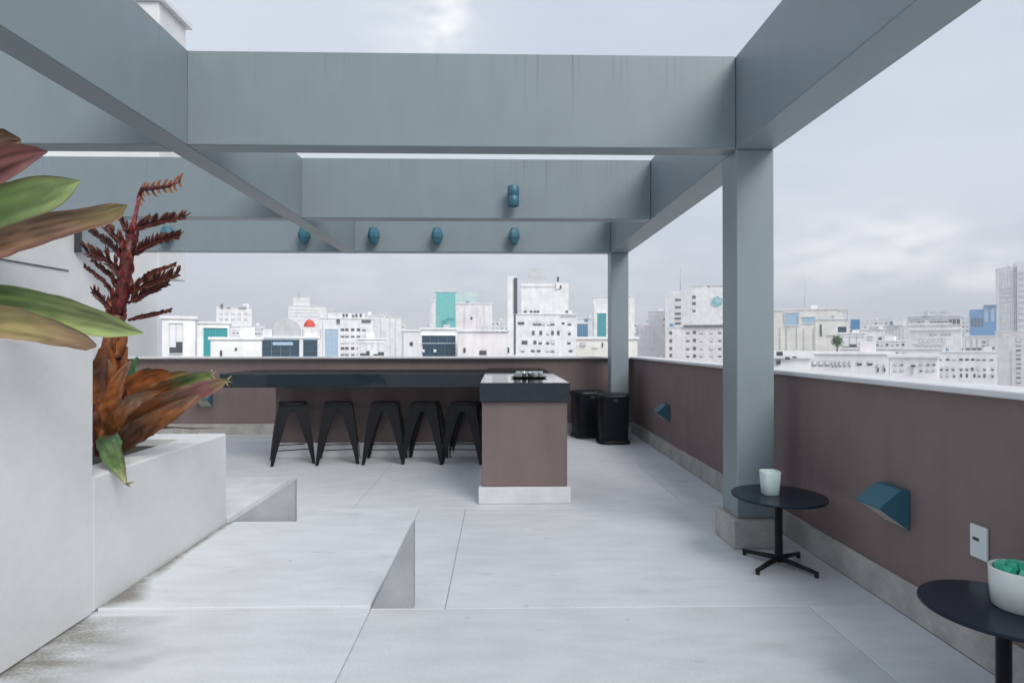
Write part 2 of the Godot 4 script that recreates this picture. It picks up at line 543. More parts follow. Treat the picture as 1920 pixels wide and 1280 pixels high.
func build_house() -> void:
	var h := thing("stair_tower", Vector3(-8.0, -28, -10), "white plastered stair tower of the house at the left edge", "tower")
	block(h, "wall", -9.6, -6.602, -28, 3.9, 4.6, 11.45, M.plaster, 0.02)
	block(h, "upper_wall", -9.6, -6.604, 2.82, 8.15, 11.46, 12.45, M.plaster, 0.02)
	block(h, "ledge", -9.7, -6.50, 8.15, 8.25, 11.38, 12.52, M.coping, 0.01)
	block(h, "rail", -6.60, -6.585, 2.622, 2.637, 4.7, 9.1, M.dark, 0.002)
	block(h, "end_plate", -6.60, -6.50, 2.93, 3.50, 9.22, 9.246, M.dark, 0.003)

# ------------------------------------------------------------------ bar and furniture
func build_bar() -> void:
	var b := thing("bar_counter", Vector3(-0.5, 0, -7.2), "L-shaped bar with black granite counter, brown front and white plinth", "bar")
	# peninsula
	block(b, "worktop", -0.187, 0.662, 0.965, 1.142, 5.50, 9.2, M.granite, 0.006)
	block(b, "pedestal", -0.168, 0.640, 0.160, 0.964, 5.545, 9.1, M.stucco, 0.006)
	var pl := block(b, "plinth", -0.200, 0.672, 0.001, 0.159, 5.525, 9.14, M.coping, 0.006)
	# long arm
	block(b, "worktop", -3.47, -0.189, 0.967, 1.140, 7.33, 8.55, M.granite, 0.006)
	block(b, "front_panel", -2.98, -0.202, 0.200, 0.966, 7.86, 8.45, M.stucco, 0.006)
	block(b, "plinth", -3.0, -0.202, 0.001, 0.199, 7.84, 8.47, M.coping, 0.006)
	# tray with cups
	var ty := 1.1425
	var t := thing("serving_tray", Vector3(0.315, ty, -6.3), "dark oval tray with pale cups on the end of the bar", "tray")
	part(t, "plate", loft([[0.0, 0.17, 0.10], [0.008, 0.19, 0.115], [0.016, 0.20, 0.125], [0.012, 0.185, 0.112], [0.006, 0.165, 0.095]], 32), M.black)
	var cup := loft([[0, 0.016, 0.016], [0.004, 0.022, 0.022], [0.045, 0.027, 0.027], [0.065, 0.029, 0.029], [0.065, 0.026, 0.026], [0.012, 0.019, 0.019], [0.011, 0.001, 0.001]], 16)
	var i := 0
	for s in [[-0.115, 0.02], [-0.055, 0.05], [-0.052, -0.035], [0.008, 0.02], [0.065, 0.045], [0.062, -0.03], [0.122, 0.008]]:
		var c := thing("cup", Vector3(0.315 + s[0], ty + 0.0062, -6.3 + s[1]), "small pale cup standing on the dark tray on the bar", "cup", "pale cups on the tray")
		part(c, "body", cup, M.ceramic if i % 2 == 0 else M.silver)
		i += 1

func stool_leg(sx: float, sz: float) -> Mesh:
	# folded sheet leg: an L section that tapers to the foot
	var st := begin()
	var top := Vector3(sx * 0.165, 0.738, sz * 0.165)
	var foot := Vector3(sx * 0.262, 0.0, sz * 0.235)
	var rows := []
	for k in 7:
		var t := k / 6.0
		var p := top.lerp(foot, t) + Vector3(sx, 0, sz) * 0.012 * sin(t * PI)
		var w := lerpf(0.158, 0.034, pow(t, 0.95))
		rows.append([p, p - Vector3(sx * w, 0, 0), p - Vector3(0, 0, sz * w)])
	var th := 0.008
	for k in 6:
		for side in [1, 2]:
			var inn := Vector3(0, 0, -sz * th) if side == 1 else Vector3(-sx * th, 0, 0)
			var a: Vector3 = rows[k][0]; var b: Vector3 = rows[k][side]
			var c: Vector3 = rows[k + 1][side]; var d: Vector3 = rows[k + 1][0]
			var mid := (a + b + c + d) / 4.0 + inn * 0.5
			quad(st, a, b, c, d, mid)
			quad(st, a + inn, b + inn, c + inn, d + inn, mid)
			quad(st, b, c, c + inn, b + inn, mid)
			if k == 5: quad(st, c, d, d + inn, c + inn, mid)
	return st.commit()

func build_stools() -> void:
	var proto := thing("bar_stool", Vector3.ZERO, "x", "stool", "black metal stools along the bar")
	var seat := loft([[0.742, 0.160, 0.160], [0.735, 0.170, 0.170], [0.752, 0.177, 0.177], [0.762, 0.171, 0.171], [0.764, 0.150, 0.150], [0.759, 0.05, 0.05], [0.759, 0.001, 0.001]], 36, 5.0)
	part(proto, "seat", seat, M.black)
	for s in [[-1, 1], [1, 1], [-1, -1], [1, -1]]:
		var lg := part(proto, "leg", stool_leg(s[0], s[1]), M.black)
		part(lg, "rubber_foot", cbox(Vector3(0.03, 0.016, 0.03), 0.004), M.rubber, Vector3(s[0] * 0.249, 0.0085, s[1] * 0.224))
	for s in [-1.0, 1.0]:
		part(proto, "apron", cbox(Vector3(0.32, 0.085, 0.006), 0.002), M.black, Vector3(0, 0.695, s * 0.166))
		part(proto, "apron", cbox(Vector3(0.006, 0.085, 0.32), 0.002), M.black, Vector3(s * 0.166, 0.695, 0))
	for s in [-1.0, 1.0]:
		part(proto, "stretcher", tube([Vector3(-0.23, 0.185, s * 0.212), Vector3(0.23, 0.185, s * 0.212)], [0.007, 0.007]), M.black)
		part(proto, "stretcher", tube([Vector3(s * 0.23, 0.185, -0.21), Vector3(s * 0.23, 0.185, 0.21)], [0.007, 0.007]), M.black)
	var spots := [[-2.66, 22.0, "black metal bar stool farthest from the bar's end block"], [-2.07, 12.0, "second black metal bar stool counted from the open end of the bar"], [-1.47, 4.0, "black metal bar stool in the middle of the five"], [-0.955, -4.0, "black metal bar stool second from the bar's brown end block"], [-0.44, -9.0, "black metal bar stool half hidden by the bar's brown end block"]]
	for i in spots.size():
		var o: Node3D = proto
		if i > 0:
			o = proto.duplicate()
			o.name = numbered(self, "bar_stool")
			add_child(o)
		o.position = Vector3(spots[i][0], 0.0005, -7.585)
		o.rotation.y = deg_to_rad(spots[i][1])
		o.set_meta("label", spots[i][2])

func build_bins() -> void:
	var body := loft([[0.045, 0.215, 0.195], [0.08, 0.218, 0.198], [0.30, 0.228, 0.205], [0.66, 0.242, 0.216]], 48, 4.2)
	var foot := loft([[0.0, 0.245, 0.225], [0.03, 0.25, 0.23], [0.055, 0.235, 0.215], [0.06, 0.21, 0.19]], 48, 4.2)
	var lid := loft([[0.661, 0.248, 0.222], [0.70, 0.254, 0.228], [0.735, 0.250, 0.224], [0.752, 0.225, 0.20], [0.757, 0.15, 0.13], [0.758, 0.001, 0.001]], 48, 4.2)
	var spots := [[Vector3(1.735, 0.001, -8.98), 0.0, "black pedal bin standing in front of the far column"], [Vector3(1.425, 0.001, -9.56), 0.25, "black pedal bin between the bar block and the front bin"]]
	for s in spots:
		var b := thing("pedal_bin", s[0], s[2], "bin", "black bins in the corner", s[1])
		part(b, "body", body, M.bin)
		part(b, "foot", foot, M.bin)
		part(b, "lid", lid, M.bin)
		part(b, "handle", cbox(Vector3(0.075, 0.05, 0.02), 0.006), M.bin_trim, Vector3(0.0, 0.655, 0.225))
		part(b, "pedal", cbox(Vector3(0.09, 0.014, 0.05), 0.004), M.bin_trim, Vector3(-0.10, 0.022, 0.24))

# a bulkhead light whose back lies on the wall (local -z is the wall, +z into the terrace)
func wedge_lamp(at_: Vector3, turn: float, label: String) -> void:
	var l := thing("wall_lamp", at_, label, "lamp", "teal wedge wall lamps", turn)
	var st := begin()
	var w := 0.105
	# outline in (depth, height): a sloped hood above an open underside
	var top := [Vector2(0.001, 0.224), Vector2(0.05, 0.222), Vector2(0.165, 0.130), Vector2(0.168, 0.119)]
	var inner := Vector3(0, 0.13, 0.05)
	for i in top.size() - 1:
		quad(st, Vector3(-w, top[i].y, top[i].x), Vector3(w, top[i].y, top[i].x), Vector3(w, top[i + 1].y, top[i + 1].x), Vector3(-w, top[i + 1].y, top[i + 1].x), inner)
	for s in [-1.0, 1.0]:
		for i in top.size() - 1:
			tri(st, Vector3(s * w, 0.0, 0.001), Vector3(s * w, top[i].y, top[i].x), Vector3(s * w, top[i + 1].y, top[i + 1].x), inner)
	quad(st, Vector3(-w, 0, 0.001), Vector3(w, 0, 0.001), Vector3(w, 0.224, 0.001), Vector3(-w, 0.224, 0.001), inner)
	part(l, "back_plate", cbox(Vector3(w * 2 - 0.012, 0.21, 0.006), 0.002), M.dark, Vector3(0, 0.111, 0.0035))
	part(l, "hood", st.commit(), M.teal, Vector3(0, 0, 0.006))
	var sl := begin()
	var a := w - 0.008
	var mid := Vector3(0, 0.07, 0.08)
	quad(sl, Vector3(-a, 0.006, 0.008), Vector3(a, 0.006, 0.008), Vector3(a, 0.115, 0.162), Vector3(-a, 0.115, 0.162), mid + Vector3(0, 0.05, -0.03))
	part(l, "lens", sl.commit(), M.lens, Vector3(0, 0, 0.006))

func build_lamps() -> void:
	wedge_lamp(Vector3(2.262, 0.475, -3.29), -PI / 2, "large teal wedge lamp on the brown wall above the nearer table")
	wedge_lamp(Vector3(2.262, 0.475, -7.85), -PI / 2, "small-looking teal wedge lamp on the brown wall between the two columns")
	wedge_lamp(Vector3(-4.92, 0.46, -9.955), 0.0, "blue wedge lamp on the wall behind the orange leaves")
	# can light on the second beam
	var c := thing("beam_lamp", Vector3(0.155, 3.07, -6.78), "teal cylinder lamp alone on the middle cross beam", "lamp", "teal lamps on the beams")
	part(c, "housing", loft([[0.0, 0.052, 0.052], [0.012, 0.064, 0.064], [0.11, 0.066, 0.066], [0.115, 0.062, 0.062], [0.12, 0.066, 0.066], [0.222, 0.066, 0.066], [0.235, 0.056, 0.056]], 20), M.teal, Vector3(0, 0, 0.115))
	part(c, "bracket", cbox(Vector3(0.05, 0.08, 0.06), 0.004), M.teal, Vector3(0, 0.12, 0.031))
	# faceted lamps on the far beam
	var shade := loft([[0.0, 0.030, 0.030], [0.03, 0.055, 0.055], [0.12, 0.096, 0.090], [0.18, 0.092, 0.086], [0.25, 0.066, 0.062], [0.27, 0.050, 0.046]], 8, 2.0, false)
	for s in [[571, "faceted teal lamp on the far beam just left of the long beam's end"], [701, "faceted teal lamp on the far beam just right of the long beam's end"], [820, "faceted teal lamp in the middle of the far beam"], [964, "faceted teal lamp on the far beam below the cylinder lamp"], [314, "faceted teal lamp on the far beam behind the red flower spike"]]:
		var q := at(s[0], 446, 9.16)
		var l := thing("beam_lamp", Vector3(q.x, 3.05, -9.25), s[1], "lamp", "teal lamps on the beams")
		part(l, "shade", shade, M.teal, Vector3(0, 0, 0.115), Vector3(0, PI / 8, 0))
		part(l, "bracket", cbox(Vector3(0.045, 0.07, 0.05), 0.004), M.teal, Vector3(0, 0.15, 0.026))

func side_table(at_: Vector3, r: float, turn: float, label: String) -> void:
	var t := thing("side_table", at_, label, "table", "round black side tables", turn)
	part(t, "tabletop", loft([[0.462, r - 0.012, r - 0.012], [0.466, r - 0.002, r - 0.002], [0.474, r, r], [0.480, r - 0.003, r - 0.003]], 64), M.tabletop)
	part(t, "post", loft([[0.03, 0.026, 0.026], [0.45, 0.026, 0.026], [0.452, 0.07, 0.07], [0.462, 0.07, 0.07]], 24), M.black)
	for k in 4:
		var a := TAU * k / 4 + PI / 4
		var d := Vector3(cos(a), 0, sin(a))
		var lg := part(t, "foot_bar", tube([Vector3(0, 0.052, 0), d * 0.10 + Vector3(0, 0.046, 0), d * 0.265 + Vector3(0, 0.028, 0)], [0.02, 0.017, 0.013], 8), M.black)
		part(lg, "glide", loft([[0.0005, 0.013, 0.013], [0.012, 0.014, 0.014], [0.03, 0.009, 0.009]], 12), M.rubber, d * 0.255)

func build_tables() -> void:
	side_table(Vector3(1.895, 0.0005, -3.95), 0.305, -0.175, "round dark side table standing before the near column")
	side_table(Vector3(1.955, 0.0005, -2.24), 0.278, 0.3, "round dark side table cut by the right edge of the picture")
	var c := thing("cup", Vector3(1.846, 0.4812, -3.97), "pale mint cup standing on the side table before the column", "cup")
	part(c, "body", loft([[0.0, 0.048, 0.048], [0.005, 0.052, 0.052], [0.06, 0.056, 0.056], [0.154, 0.063, 0.063], [0.158, 0.061, 0.061], [0.154, 0.058, 0.058], [0.02, 0.048, 0.048], [0.018, 0.001, 0.001]], 32, 3.2), M.mint)
	var b := thing("bowl", Vector3(2.026, 0.4812, -2.235), "white ceramic bowl of green stones on the table at the right edge", "bowl")
	part(b, "body", loft([[0.0, 0.090, 0.086], [0.006, 0.098, 0.094], [0.07, 0.106, 0.10], [0.148, 0.108, 0.102], [0.153, 0.105, 0.099], [0.148, 0.101, 0.095], [0.03, 0.092, 0.086], [0.028, 0.001, 0.001]], 48), M.ceramic)
	var r := RandomNumberGenerator.new()
	r.seed = 5
	var n := 0
	for ring in [[0.066, 9, 0.140], [0.028, 4, 0.150]]:
		for k in ring[1]:
			var a: float = TAU * k / ring[1] + r.randf() * 0.3
			var s := 0.026 + r.randf() * 0.008
			var g := thing("glass_stone", Vector3(2.026 + cos(a) * ring[0], 0.4812 + ring[2], -2.235 + sin(a) * ring[0]), "glossy green stone lying in the white bowl", "stone", "green stones in the bowl")
			part(g, "body", loft([[-s * 0.75, s * 0.35, s * 0.4], [-s * 0.2, s * 0.95, s], [s * 0.35, s * 0.85, s * 0.75], [s * 0.85, s * 0.3, s * 0.35]], 6, 2.0, false), M.jade if n % 3 else M.jade_pale, Vector3.ZERO, Vector3(r.randf() * 1.5, r.randf() * 3, r.randf() * 1.2))
			n += 1
	# socket plate on the right wall
	var p := thing("socket_plate", Vector3(2.2615, 0.572, -2.715), "pale switch plate with a dark slot on the brown wall", "switch")
	part(p, "plate", cbox(Vector3(0.012, 0.155, 0.098), 0.004), M.plate, Vector3(-0.0065, 0, 0))
	part(p, "slot", cbox(Vector3(0.004, 0.014, 0.036), 0.001), M.dark, Vector3(-0.0135, 0.012, -0.012))

# ------------------------------------------------------------------ plants
func leaf_mesh(pts: Array, widths: Array, side: Vector3, fold: float, cols: Array, edge: Color, seed_: int, segs := 30) -> Mesh:
	var st := begin()
	st.set_smooth_group(0)
	var nz := noise(seed_, 1.0, 3)
	var cv := Curve3D.new()
	for i in pts.size():
		var a: Vector3 = pts[maxi(i - 1, 0)]
		var b: Vector3 = pts[mini(i + 1, pts.size() - 1)]
		var tng := (b - a) / 6.0
		cv.add_point(pts[i], -tng, tng)
	var total := cv.get_baked_length()
	var offs := []
	for q in pts: offs.append(cv.get_closest_offset(q))
	offs[0] = 0.0
	offs[-1] = total
	var U := [-1.0, -0.85, -0.64, -0.42, -0.2, 0.0, 0.2, 0.42, 0.64, 0.85, 1.0] if segs > 10 else [-1.0, -0.5, 0.0, 0.5, 1.0]
	var rows := []
	var tint := []
	for k in segs + 1:
		var t := float(k) / segs
		var p := cv.sample_baked(t * total, true)
		var d := (cv.sample_baked(minf(t + 0.02, 1.0) * total, true) - cv.sample_baked(maxf(t - 0.02, 0.0) * total, true)).normalized()
		var s := (side - d * side.dot(d)).normalized()
		var n := d.cross(s).normalized()
		var w: float = widths[-1]
		for i in widths.size() - 1:
			if t * total <= offs[i + 1]:
				var q := clampf((t * total - offs[i]) / maxf(offs[i + 1] - offs[i], 1e-5), 0, 1)
				w = lerpf(widths[i], widths[i + 1], q)
				break
		w *= 1.0 + nz.get_noise_1d(t * 9.0) * 0.10
		var g := t * (cols.size() - 1)
		var c: Color = cols[int(g)].lerp(cols[mini(int(g) + 1, cols.size() - 1)], g - int(g))
		var row := []
		var tr := []
		for u in U:
			row.append(p + s * (u * w) + n * (fold * w * u * u + nz.get_noise_2d(t * 6.0, u * 2.0) * w * 0.22))
			var streak: float = maxf(0.25, 1.0 + nz.get_noise_2d(t * 2.0 + 40.0, u * 22.0) * 0.75 + nz.get_noise_2d(t * 30.0, u * 7.0 + 70.0) * 0.35)
			var cc := c.lerp(edge, smoothstep(0.75, 1.0, absf(u)) * 0.75)
			tr.append(Color(cc.r * streak, cc.g * streak, cc.b * streak))
		rows.append([row, n])
		tint.append(tr)
	for k in segs:
		for i in U.size() - 1:
			for flip in [0, 1]:
				var off0: Vector3 = rows[k][1] * (-0.0014 if flip else 0.0)
				var off1: Vector3 = rows[k + 1][1] * (-0.0014 if flip else 0.0)
				var a: Vector3 = rows[k][0][i] + off0; var b: Vector3 = rows[k][0][i + 1] + off0
				var c: Vector3 = rows[k + 1][0][i + 1] + off1; var d: Vector3 = rows[k + 1][0][i] + off1
				var vs := [[a, tint[k][i]], [b, tint[k][i + 1]], [c, tint[k + 1][i + 1]], [a, tint[k][i]], [c, tint[k + 1][i + 1]], [d, tint[k + 1][i]]]
				if flip: vs.reverse()
				st.set_smooth_group(flip)
				for v in vs:
					st.set_color(v[1]); st.add_vertex(v[0])
	st.generate_normals()
	return st.commit()

func px_leaf(parent: Node3D, called: String, spec: Array, side: Vector3, fold: float, cols: Array, edge: Color, seed_: int) -> MeshInstance3D:
	# spec: [px, py, depth, half width in metres]
	var pts := []
	var ws := []
	for s in spec:
		pts.append(at(s[0], s[1], s[2]) - parent.position)
		ws.append(s[3])
	return part(parent, called, leaf_mesh(pts, ws, side, fold, cols, edge, seed_), M.leaf)

func build_plants() -> void:
	var green := Color(0.11, 0.185, 0.055)
	var lime := Color(0.28, 0.35, 0.14)
	var deep := Color(0.045, 0.11, 0.042)
	var olive := Color(0.26, 0.215, 0.085)
	var brown := Color(0.25, 0.15, 0.10)
	var pink := Color(0.26, 0.10, 0.10)
	var rust := Color(0.29, 0.095, 0.026)
	var umber := Color(0.085, 0.034, 0.014)
	var straw := Color(0.45, 0.41, 0.22)
	var maroon := Color(0.040, 0.006, 0.005)
	var rose := Color(0.17, 0.018, 0.022)
	# near bromeliad in the tall planter
	var b := thing("bromeliad", Vector3(-3.05, 1.44, -2.72), "broad-leaved bromeliad with green and pink leaves above the tall planter", "plant")
	var up := Vector3(0.1, 0.85, 0.5)
	px_leaf(b, "leaf", [[-330, 690, 2.75, 0.05], [-240, 480, 2.75, 0.085], [-130, 365, 2.7, 0.10], [-40, 318, 2.65, 0.10], [15, 297, 2.63, 0.072], [60, 286, 2.62, 0.035], [88, 284, 2.6, 0.003]], Vector3(0.25, 0.85, 0.45), 0.2, [brown, pink, pink, pink], brown, 1)
	px_leaf(b, "leaf", [[-330, 690, 2.85, 0.05], [-250, 430, 2.9, 0.07], [-120, 290, 2.95, 0.07], [-20, 264, 2.98, 0.06], [22, 262, 3.0, 0.055], [36, 262, 3.0, 0.04], [38, 262, 3.0, 0.01]], up, 0.3, [brown, brown, brown], umber, 2)
	px_leaf(b, "leaf", [[-330, 690, 2.7, 0.05], [-230, 520, 2.62, 0.09], [-110, 425, 2.55, 0.09], [0, 387, 2.5, 0.080], [70, 366, 2.46, 0.080], [110, 353, 2.44, 0.058], [138, 343, 2.43, 0.024], [150, 339, 2.43, 0.002]], Vector3(0.3, 0.85, 0.42), 0.35, [deep, green, deep, green, lime], umber, 3)
	px_leaf(b, "leaf", [[-330, 690, 2.7, 0.05], [-240, 560, 2.72, 0.085], [-120, 472, 2.74, 0.10], [0, 442, 2.76, 0.088], [120, 416, 2.78, 0.060], [185, 403, 2.80, 0.048], [215, 394, 2.81, 0.042], [228, 389, 2.81, 0.026], [238, 384, 2.81, 0.002]], up, 0.35, [green, brown, olive, brown, brown, olive], pink, 4)
	px_leaf(b, "leaf", [[-330, 690, 2.62, 0.05], [-200, 580, 2.6, 0.10], [-60, 556, 2.6, 0.09], [60, 572, 2.6, 0.082], [150, 592, 2.6, 0.078], [210, 608, 2.6, 0.056], [250, 620, 2.6, 0.020], [268, 624, 2.6, 0.003]], Vector3(0.05, 0.95, 0.35), 0.3, [deep, deep, deep, green, lime, lime], lime, 5)
	px_leaf(b, "leaf", [[-330, 690, 2.5, 0.05], [-190, 615, 2.46, 0.085], [-60, 594, 2.45, 0.08], [40, 605, 2.45, 0.070], [110, 622, 2.45, 0.055], [155, 638, 2.45, 0.040], [176, 646, 2.45, 0.028], [180, 648, 2.45, 0.008]], Vector3(0.05, 0.95, 0.3), 0.3, [deep, olive, olive, olive, brown], brown, 6)
	# the rest of the rosette, out of the picture
	for k in 5:
		var a := deg_to_rad(100 + k * 42)
		var d := Vector3(cos(a), 0, -sin(a))
		part(b, "leaf", leaf_mesh([Vector3.ZERO, d * 0.25 + Vector3(0, 0.42, 0), d * 0.6 + Vector3(0, 0.62, 0), d * 0.95 + Vector3(0, 0.5, 0)], [0.05, 0.10, 0.09, 0.003], d.cross(Vector3.UP), 0.4, [deep, green, lime], green, 20 + k), M.leaf)
	# far bromeliad with the red flower spike
	var zz := 3.92
	var base := at(207, 838, zz)
	base.y = 0.70
	var p := thing("flowering_bromeliad", base, "bromeliad with a red flower spike and orange-brown leaves in the low planter", "plant")
	var side := Vector3(-0.35, 0.8, 0.45)
	var tp := []
	var tr := []
	for s in [[207, 850, 0.09], [203, 800, 0.095], [203, 750, 0.085], [205, 700, 0.07], [208, 655, 0.06], [213, 620, 0.052], [220, 590, 0.045]]:
		tp.append(at(s[0], s[1], zz) - base); tr.append(s[2])
	var stem_mat := world_mat(mottled(lin(0.15, 0.040, 0.013), 256, 256, [[field(131, 0.03, 4, 256, 256), 1.1], [field(132, 0.15, 3, 256, 256), 0.5]]), Vector3.ONE * 1.7, Vector3.ZERO, 0.5)
	part(p, "sheath", tube(tp, tr, 14), stem_mat)
	# leaf bases that wrap the sheath
	for k in 16:
		var t := k / 15.0
		var c0 := at(lerpf(204, 214, t), lerpf(835, 660, t), zz) - base
		var c1 := at(lerpf(203, 220, t), lerpf(775, 605, t), zz) - base
		var a := k * 2.2 + 0.6
		var d := Vector3(cos(a), 0, sin(a))
		var rr := lerpf(0.098, 0.055, t)
		var mid := (c0 + c1) / 2 + d * (rr + 0.006)
		part(p, "leaf_base", leaf_mesh([c0 + d * rr * 0.95, mid, c1 + d * (rr * 0.9 + 0.012)], [rr * 0.95, rr * 0.85, rr * 0.16], d.cross(Vector3.UP), -0.45, [umber, rust, [rust, brown, rose, rust][k % 4]], [rust, umber][k % 2], 90 + k, 8), M.leaf)
	var spike_mat := world_mat(mottled(lin(0.085, 0.010, 0.009), 256, 256, [[field(133, 0.05, 4, 256, 256), 1.2]]), Vector3.ONE * 2.4, Vector3.ZERO, 0.5)
	var stem_pink := world_mat(mottled(lin(0.20, 0.035, 0.045), 256, 256, [[field(134, 0.05, 4, 256, 256), 0.7]]), Vector3.ONE * 2.4, Vector3.ZERO, 0.5)
	tp = []; tr = []
	for s in [[216, 600, 0.042], [226, 560, 0.040], [233, 520, 0.040], [238, 480, 0.038], [244, 450, 0.028]]:
		tp.append(at(s[0], s[1], zz) - base); tr.append(s[2])
	part(p, "flower_stem", tube(tp, tr, 12), spike_mat)
	tp = []; tr = []
	for s in [[243, 455, 0.026], [249, 425, 0.017], [254, 400, 0.012], [258, 380, 0.011], [262, 362, 0.012]]:
		tp.append(at(s[0], s[1], zz) - base); tr.append(s[2])
	part(p, "stem_tip", tube(tp, tr, 10), stem_pink)
	for k in 26:   # scale-like bracts that wrap the stem
		var t := k / 25.0
		var sp := at(lerpf(217, 247, t), lerpf(600, 432, t), zz) - base
		var a := k * 2.4
		var d := Vector3(cos(a), 0, sin(a))
		var w := lerpf(0.030, 0.016, t)
		part(p, "bract", leaf_mesh([sp + d * 0.026, sp + d * 0.047 + Vector3(0, 0.03, 0), sp + d * 0.052 + Vector3(0, 0.07, 0)], [w, w * 0.9, 0.003], d.cross(Vector3.UP), 0.4, [maroon, rose, rose], [maroon, rust, maroon][k % 3], 60 + k, 5), M.leaf)
	# side branches that arch outwards, set with comb-like flowers: [from, tip, lift in px, depth change, length of the teeth]
	var branches := [[247, 432, 345, 408, 6, 0.05, 0.055], [244, 478, 335, 443, 12, -0.06, 0.05], [241, 545, 327, 497, 20, 0.08, 0.02], [241, 550, 333, 514, 4, -0.05, 0.06], [239, 568, 314, 532, 2, 0.03, 0.055], [240, 600, 318, 583, 0, 0.05, 0.02],
		[242, 452, 219, 394, 4, 0.03, 0.035], [239, 470, 196, 426, 10, -0.05, 0.05], [236, 486, 167, 432, 4, 0.06, 0.04], [233, 522, 163, 474, 22, -0.05, 0.075], [231, 545, 172, 488, 4, 0.04, 0.03], [228, 582, 159, 500, 24, 0.02, 0.02], [222, 600, 174, 548, 4, -0.03, 0.05]]
	var n := 0
	for br in branches:
		var A := at(br[0], br[1], zz)
		var B := at(br[2], br[3], zz + br[5])
		var C := at((br[0] + br[2]) / 2.0, (br[1] + br[3]) / 2.0 - br[4], zz + br[5] * 0.5)
		var cv := Curve3D.new()
		cv.add_point(A, Vector3.ZERO, (C - A) * 0.66)
		cv.add_point(B, (C - B) * 0.66, Vector3.ZERO)
		var L := cv.get_baked_length()
		var pts := []; var rad := []
		for k in 11:
			pts.append(cv.sample_baked(L * k / 10.0) - base); rad.append(lerpf(0.010, 0.003, k / 10.0))
		var o := part(p, "flower_branch", tube(pts, rad, 7), spike_mat)
		var keel := []
		for k in 6: keel.append(cv.sample_baked(L * (0.08 + 0.92 * k / 5.0)) - base + Vector3(0, 0.004, 0))
		part(o, "keel", leaf_mesh(keel, [0.008, 0.014, 0.017, 0.016, 0.012, 0.002], Vector3(0, 0.9, 0.4), 0.5, [maroon, maroon, rose, rust], maroon, 400 + n, 9), M.leaf)
		var teeth := int(L / 0.024)
		for k in range(1, teeth + 1):
			var t := float(k) / (teeth + 0.4)
			var q := cv.sample_baked(L * t) - base
			var d := (cv.sample_baked(minf(L, L * t + 0.01)) - cv.sample_baked(maxf(0, L * t - 0.01))).normalized()
			var up2 := (Vector3.UP - d * d.y).normalized()
			for s in [1.0, 0.8, -1.0]:
				var out: Vector3 = (up2 * s + d * 0.75 + Vector3(0, 0, rng.randf_range(-0.9, 0.9))).normalized()
				var len: float = br[6] * lerpf(1.5, 1.0, t) * (1.0 if s > 0 else 0.35) * rng.randf_range(0.8, 1.15)
				var tipc: Color = [rust, maroon, Color(0.24, 0.11, 0.07)][n % 3]
				part(o, "floret", leaf_mesh([q, q + out * len * 0.55 + d * 0.005, q + out * len + d * 0.016], [0.006, 0.010, 0.002], d, 0.3, [maroon, maroon, tipc], maroon, 200 + n, 3), M.leaf)
				n += 1
	# curled head
	var tl := []
	for q in [at(259, 372, zz), at(266, 354, zz), at(290, 352, zz - 0.03), at(315, 349, zz - 0.05), at(336, 340, zz - 0.07)]: tl.append(q - base)
	var head := part(p, "flower_head", tube(tl, [0.012, 0.016, 0.013, 0.011, 0.003], 8), spike_mat)
	for k in 10:
		var t := k / 9.0
		var f := t * 3.95
		var q: Vector3 = tl[int(f)].lerp(tl[int(f) + 1], f - int(f))
		for s in [1.0, -1.0]:
			var out: Vector3 = Vector3(0.25, s, rng.randf_range(-0.3, 0.3)).normalized()
			var len := rng.randf_range(0.035, 0.06)
			part(head, "floret", leaf_mesh([q, q + out * len * 0.6, q + out * len + Vector3(0.016, 0, 0)], [0.008, 0.011, 0.002], Vector3.RIGHT, 0.3, [maroon, rust, rust], umber, 700 + k, 3), M.leaf)
	# leaves
	px_leaf(p, "leaf", [[212, 840, 3.92, 0.05], [250, 795, 3.85, 0.07], [300, 762, 3.78, 0.08], [350, 740, 3.72, 0.068], [395, 722, 3.70, 0.048], [415, 715, 3.69, 0.03], [426, 712, 3.69, 0.006]], side, 0.3, [umber, rust, rust, rust, brown, pink, olive], brown, 31)
	px_leaf(p, "leaf", [[210, 835, 3.94, 0.05], [245, 775, 3.92, 0.09], [290, 742, 3.90, 0.085], [340, 720, 3.88, 0.068], [375, 708, 3.86, 0.05], [392, 703, 3.86, 0.03], [397, 702, 3.86, 0.006]], side, 0.3, [umber, rust, rust, rust, green, lime], olive, 32)
	px_leaf(p, "leaf", [[205, 830, 3.96, 0.05], [232, 755, 3.97, 0.095], [262, 722, 3.97, 0.10], [292, 705, 3.97, 0.07], [310, 698, 3.97, 0.035], [316, 696, 3.97, 0.006]], side, 0.3, [umber, rust, rust, rust], rust, 33)
	px_leaf(p, "leaf", [[215, 842, 3.88, 0.05], [258, 806, 3.80, 0.075], [300, 782, 3.72, 0.065], [345, 756, 3.66, 0.04], [372, 740, 3.64, 0.005]], side, 0.3, [umber, umber, rust, brown], umber, 34)
	px_leaf(p, "leaf", [[205, 820, 3.90, 0.06], [188, 750, 3.84, 0.095], [190, 690, 3.81, 0.075], [200, 650, 3.80, 0.03], [206, 636, 3.80, 0.006]], Vector3(0.9, 0.1, 0.3), -0.3, [umber, rust, umber, rust], umber, 35)
	px_leaf(p, "leaf", [[210, 830, 3.86, 0.05], [212, 770, 3.78, 0.085], [222, 725, 3.74, 0.065], [238, 690, 3.72, 0.03], [246, 676, 3.72, 0.004]], Vector3(0.9, 0.25, 0.3), -0.3, [umber, rust, rust, brown], rust, 40)
	px_leaf(p, "leaf", [[215, 815, 4.0, 0.05], [232, 745, 4.04, 0.075], [240, 700, 4.08, 0.06], [250, 680, 4.1, 0.04], [258, 670, 4.1, 0.01]], Vector3(0.9, 0.1, 0.3), 0.3, [umber, deep, deep, deep], deep, 36)
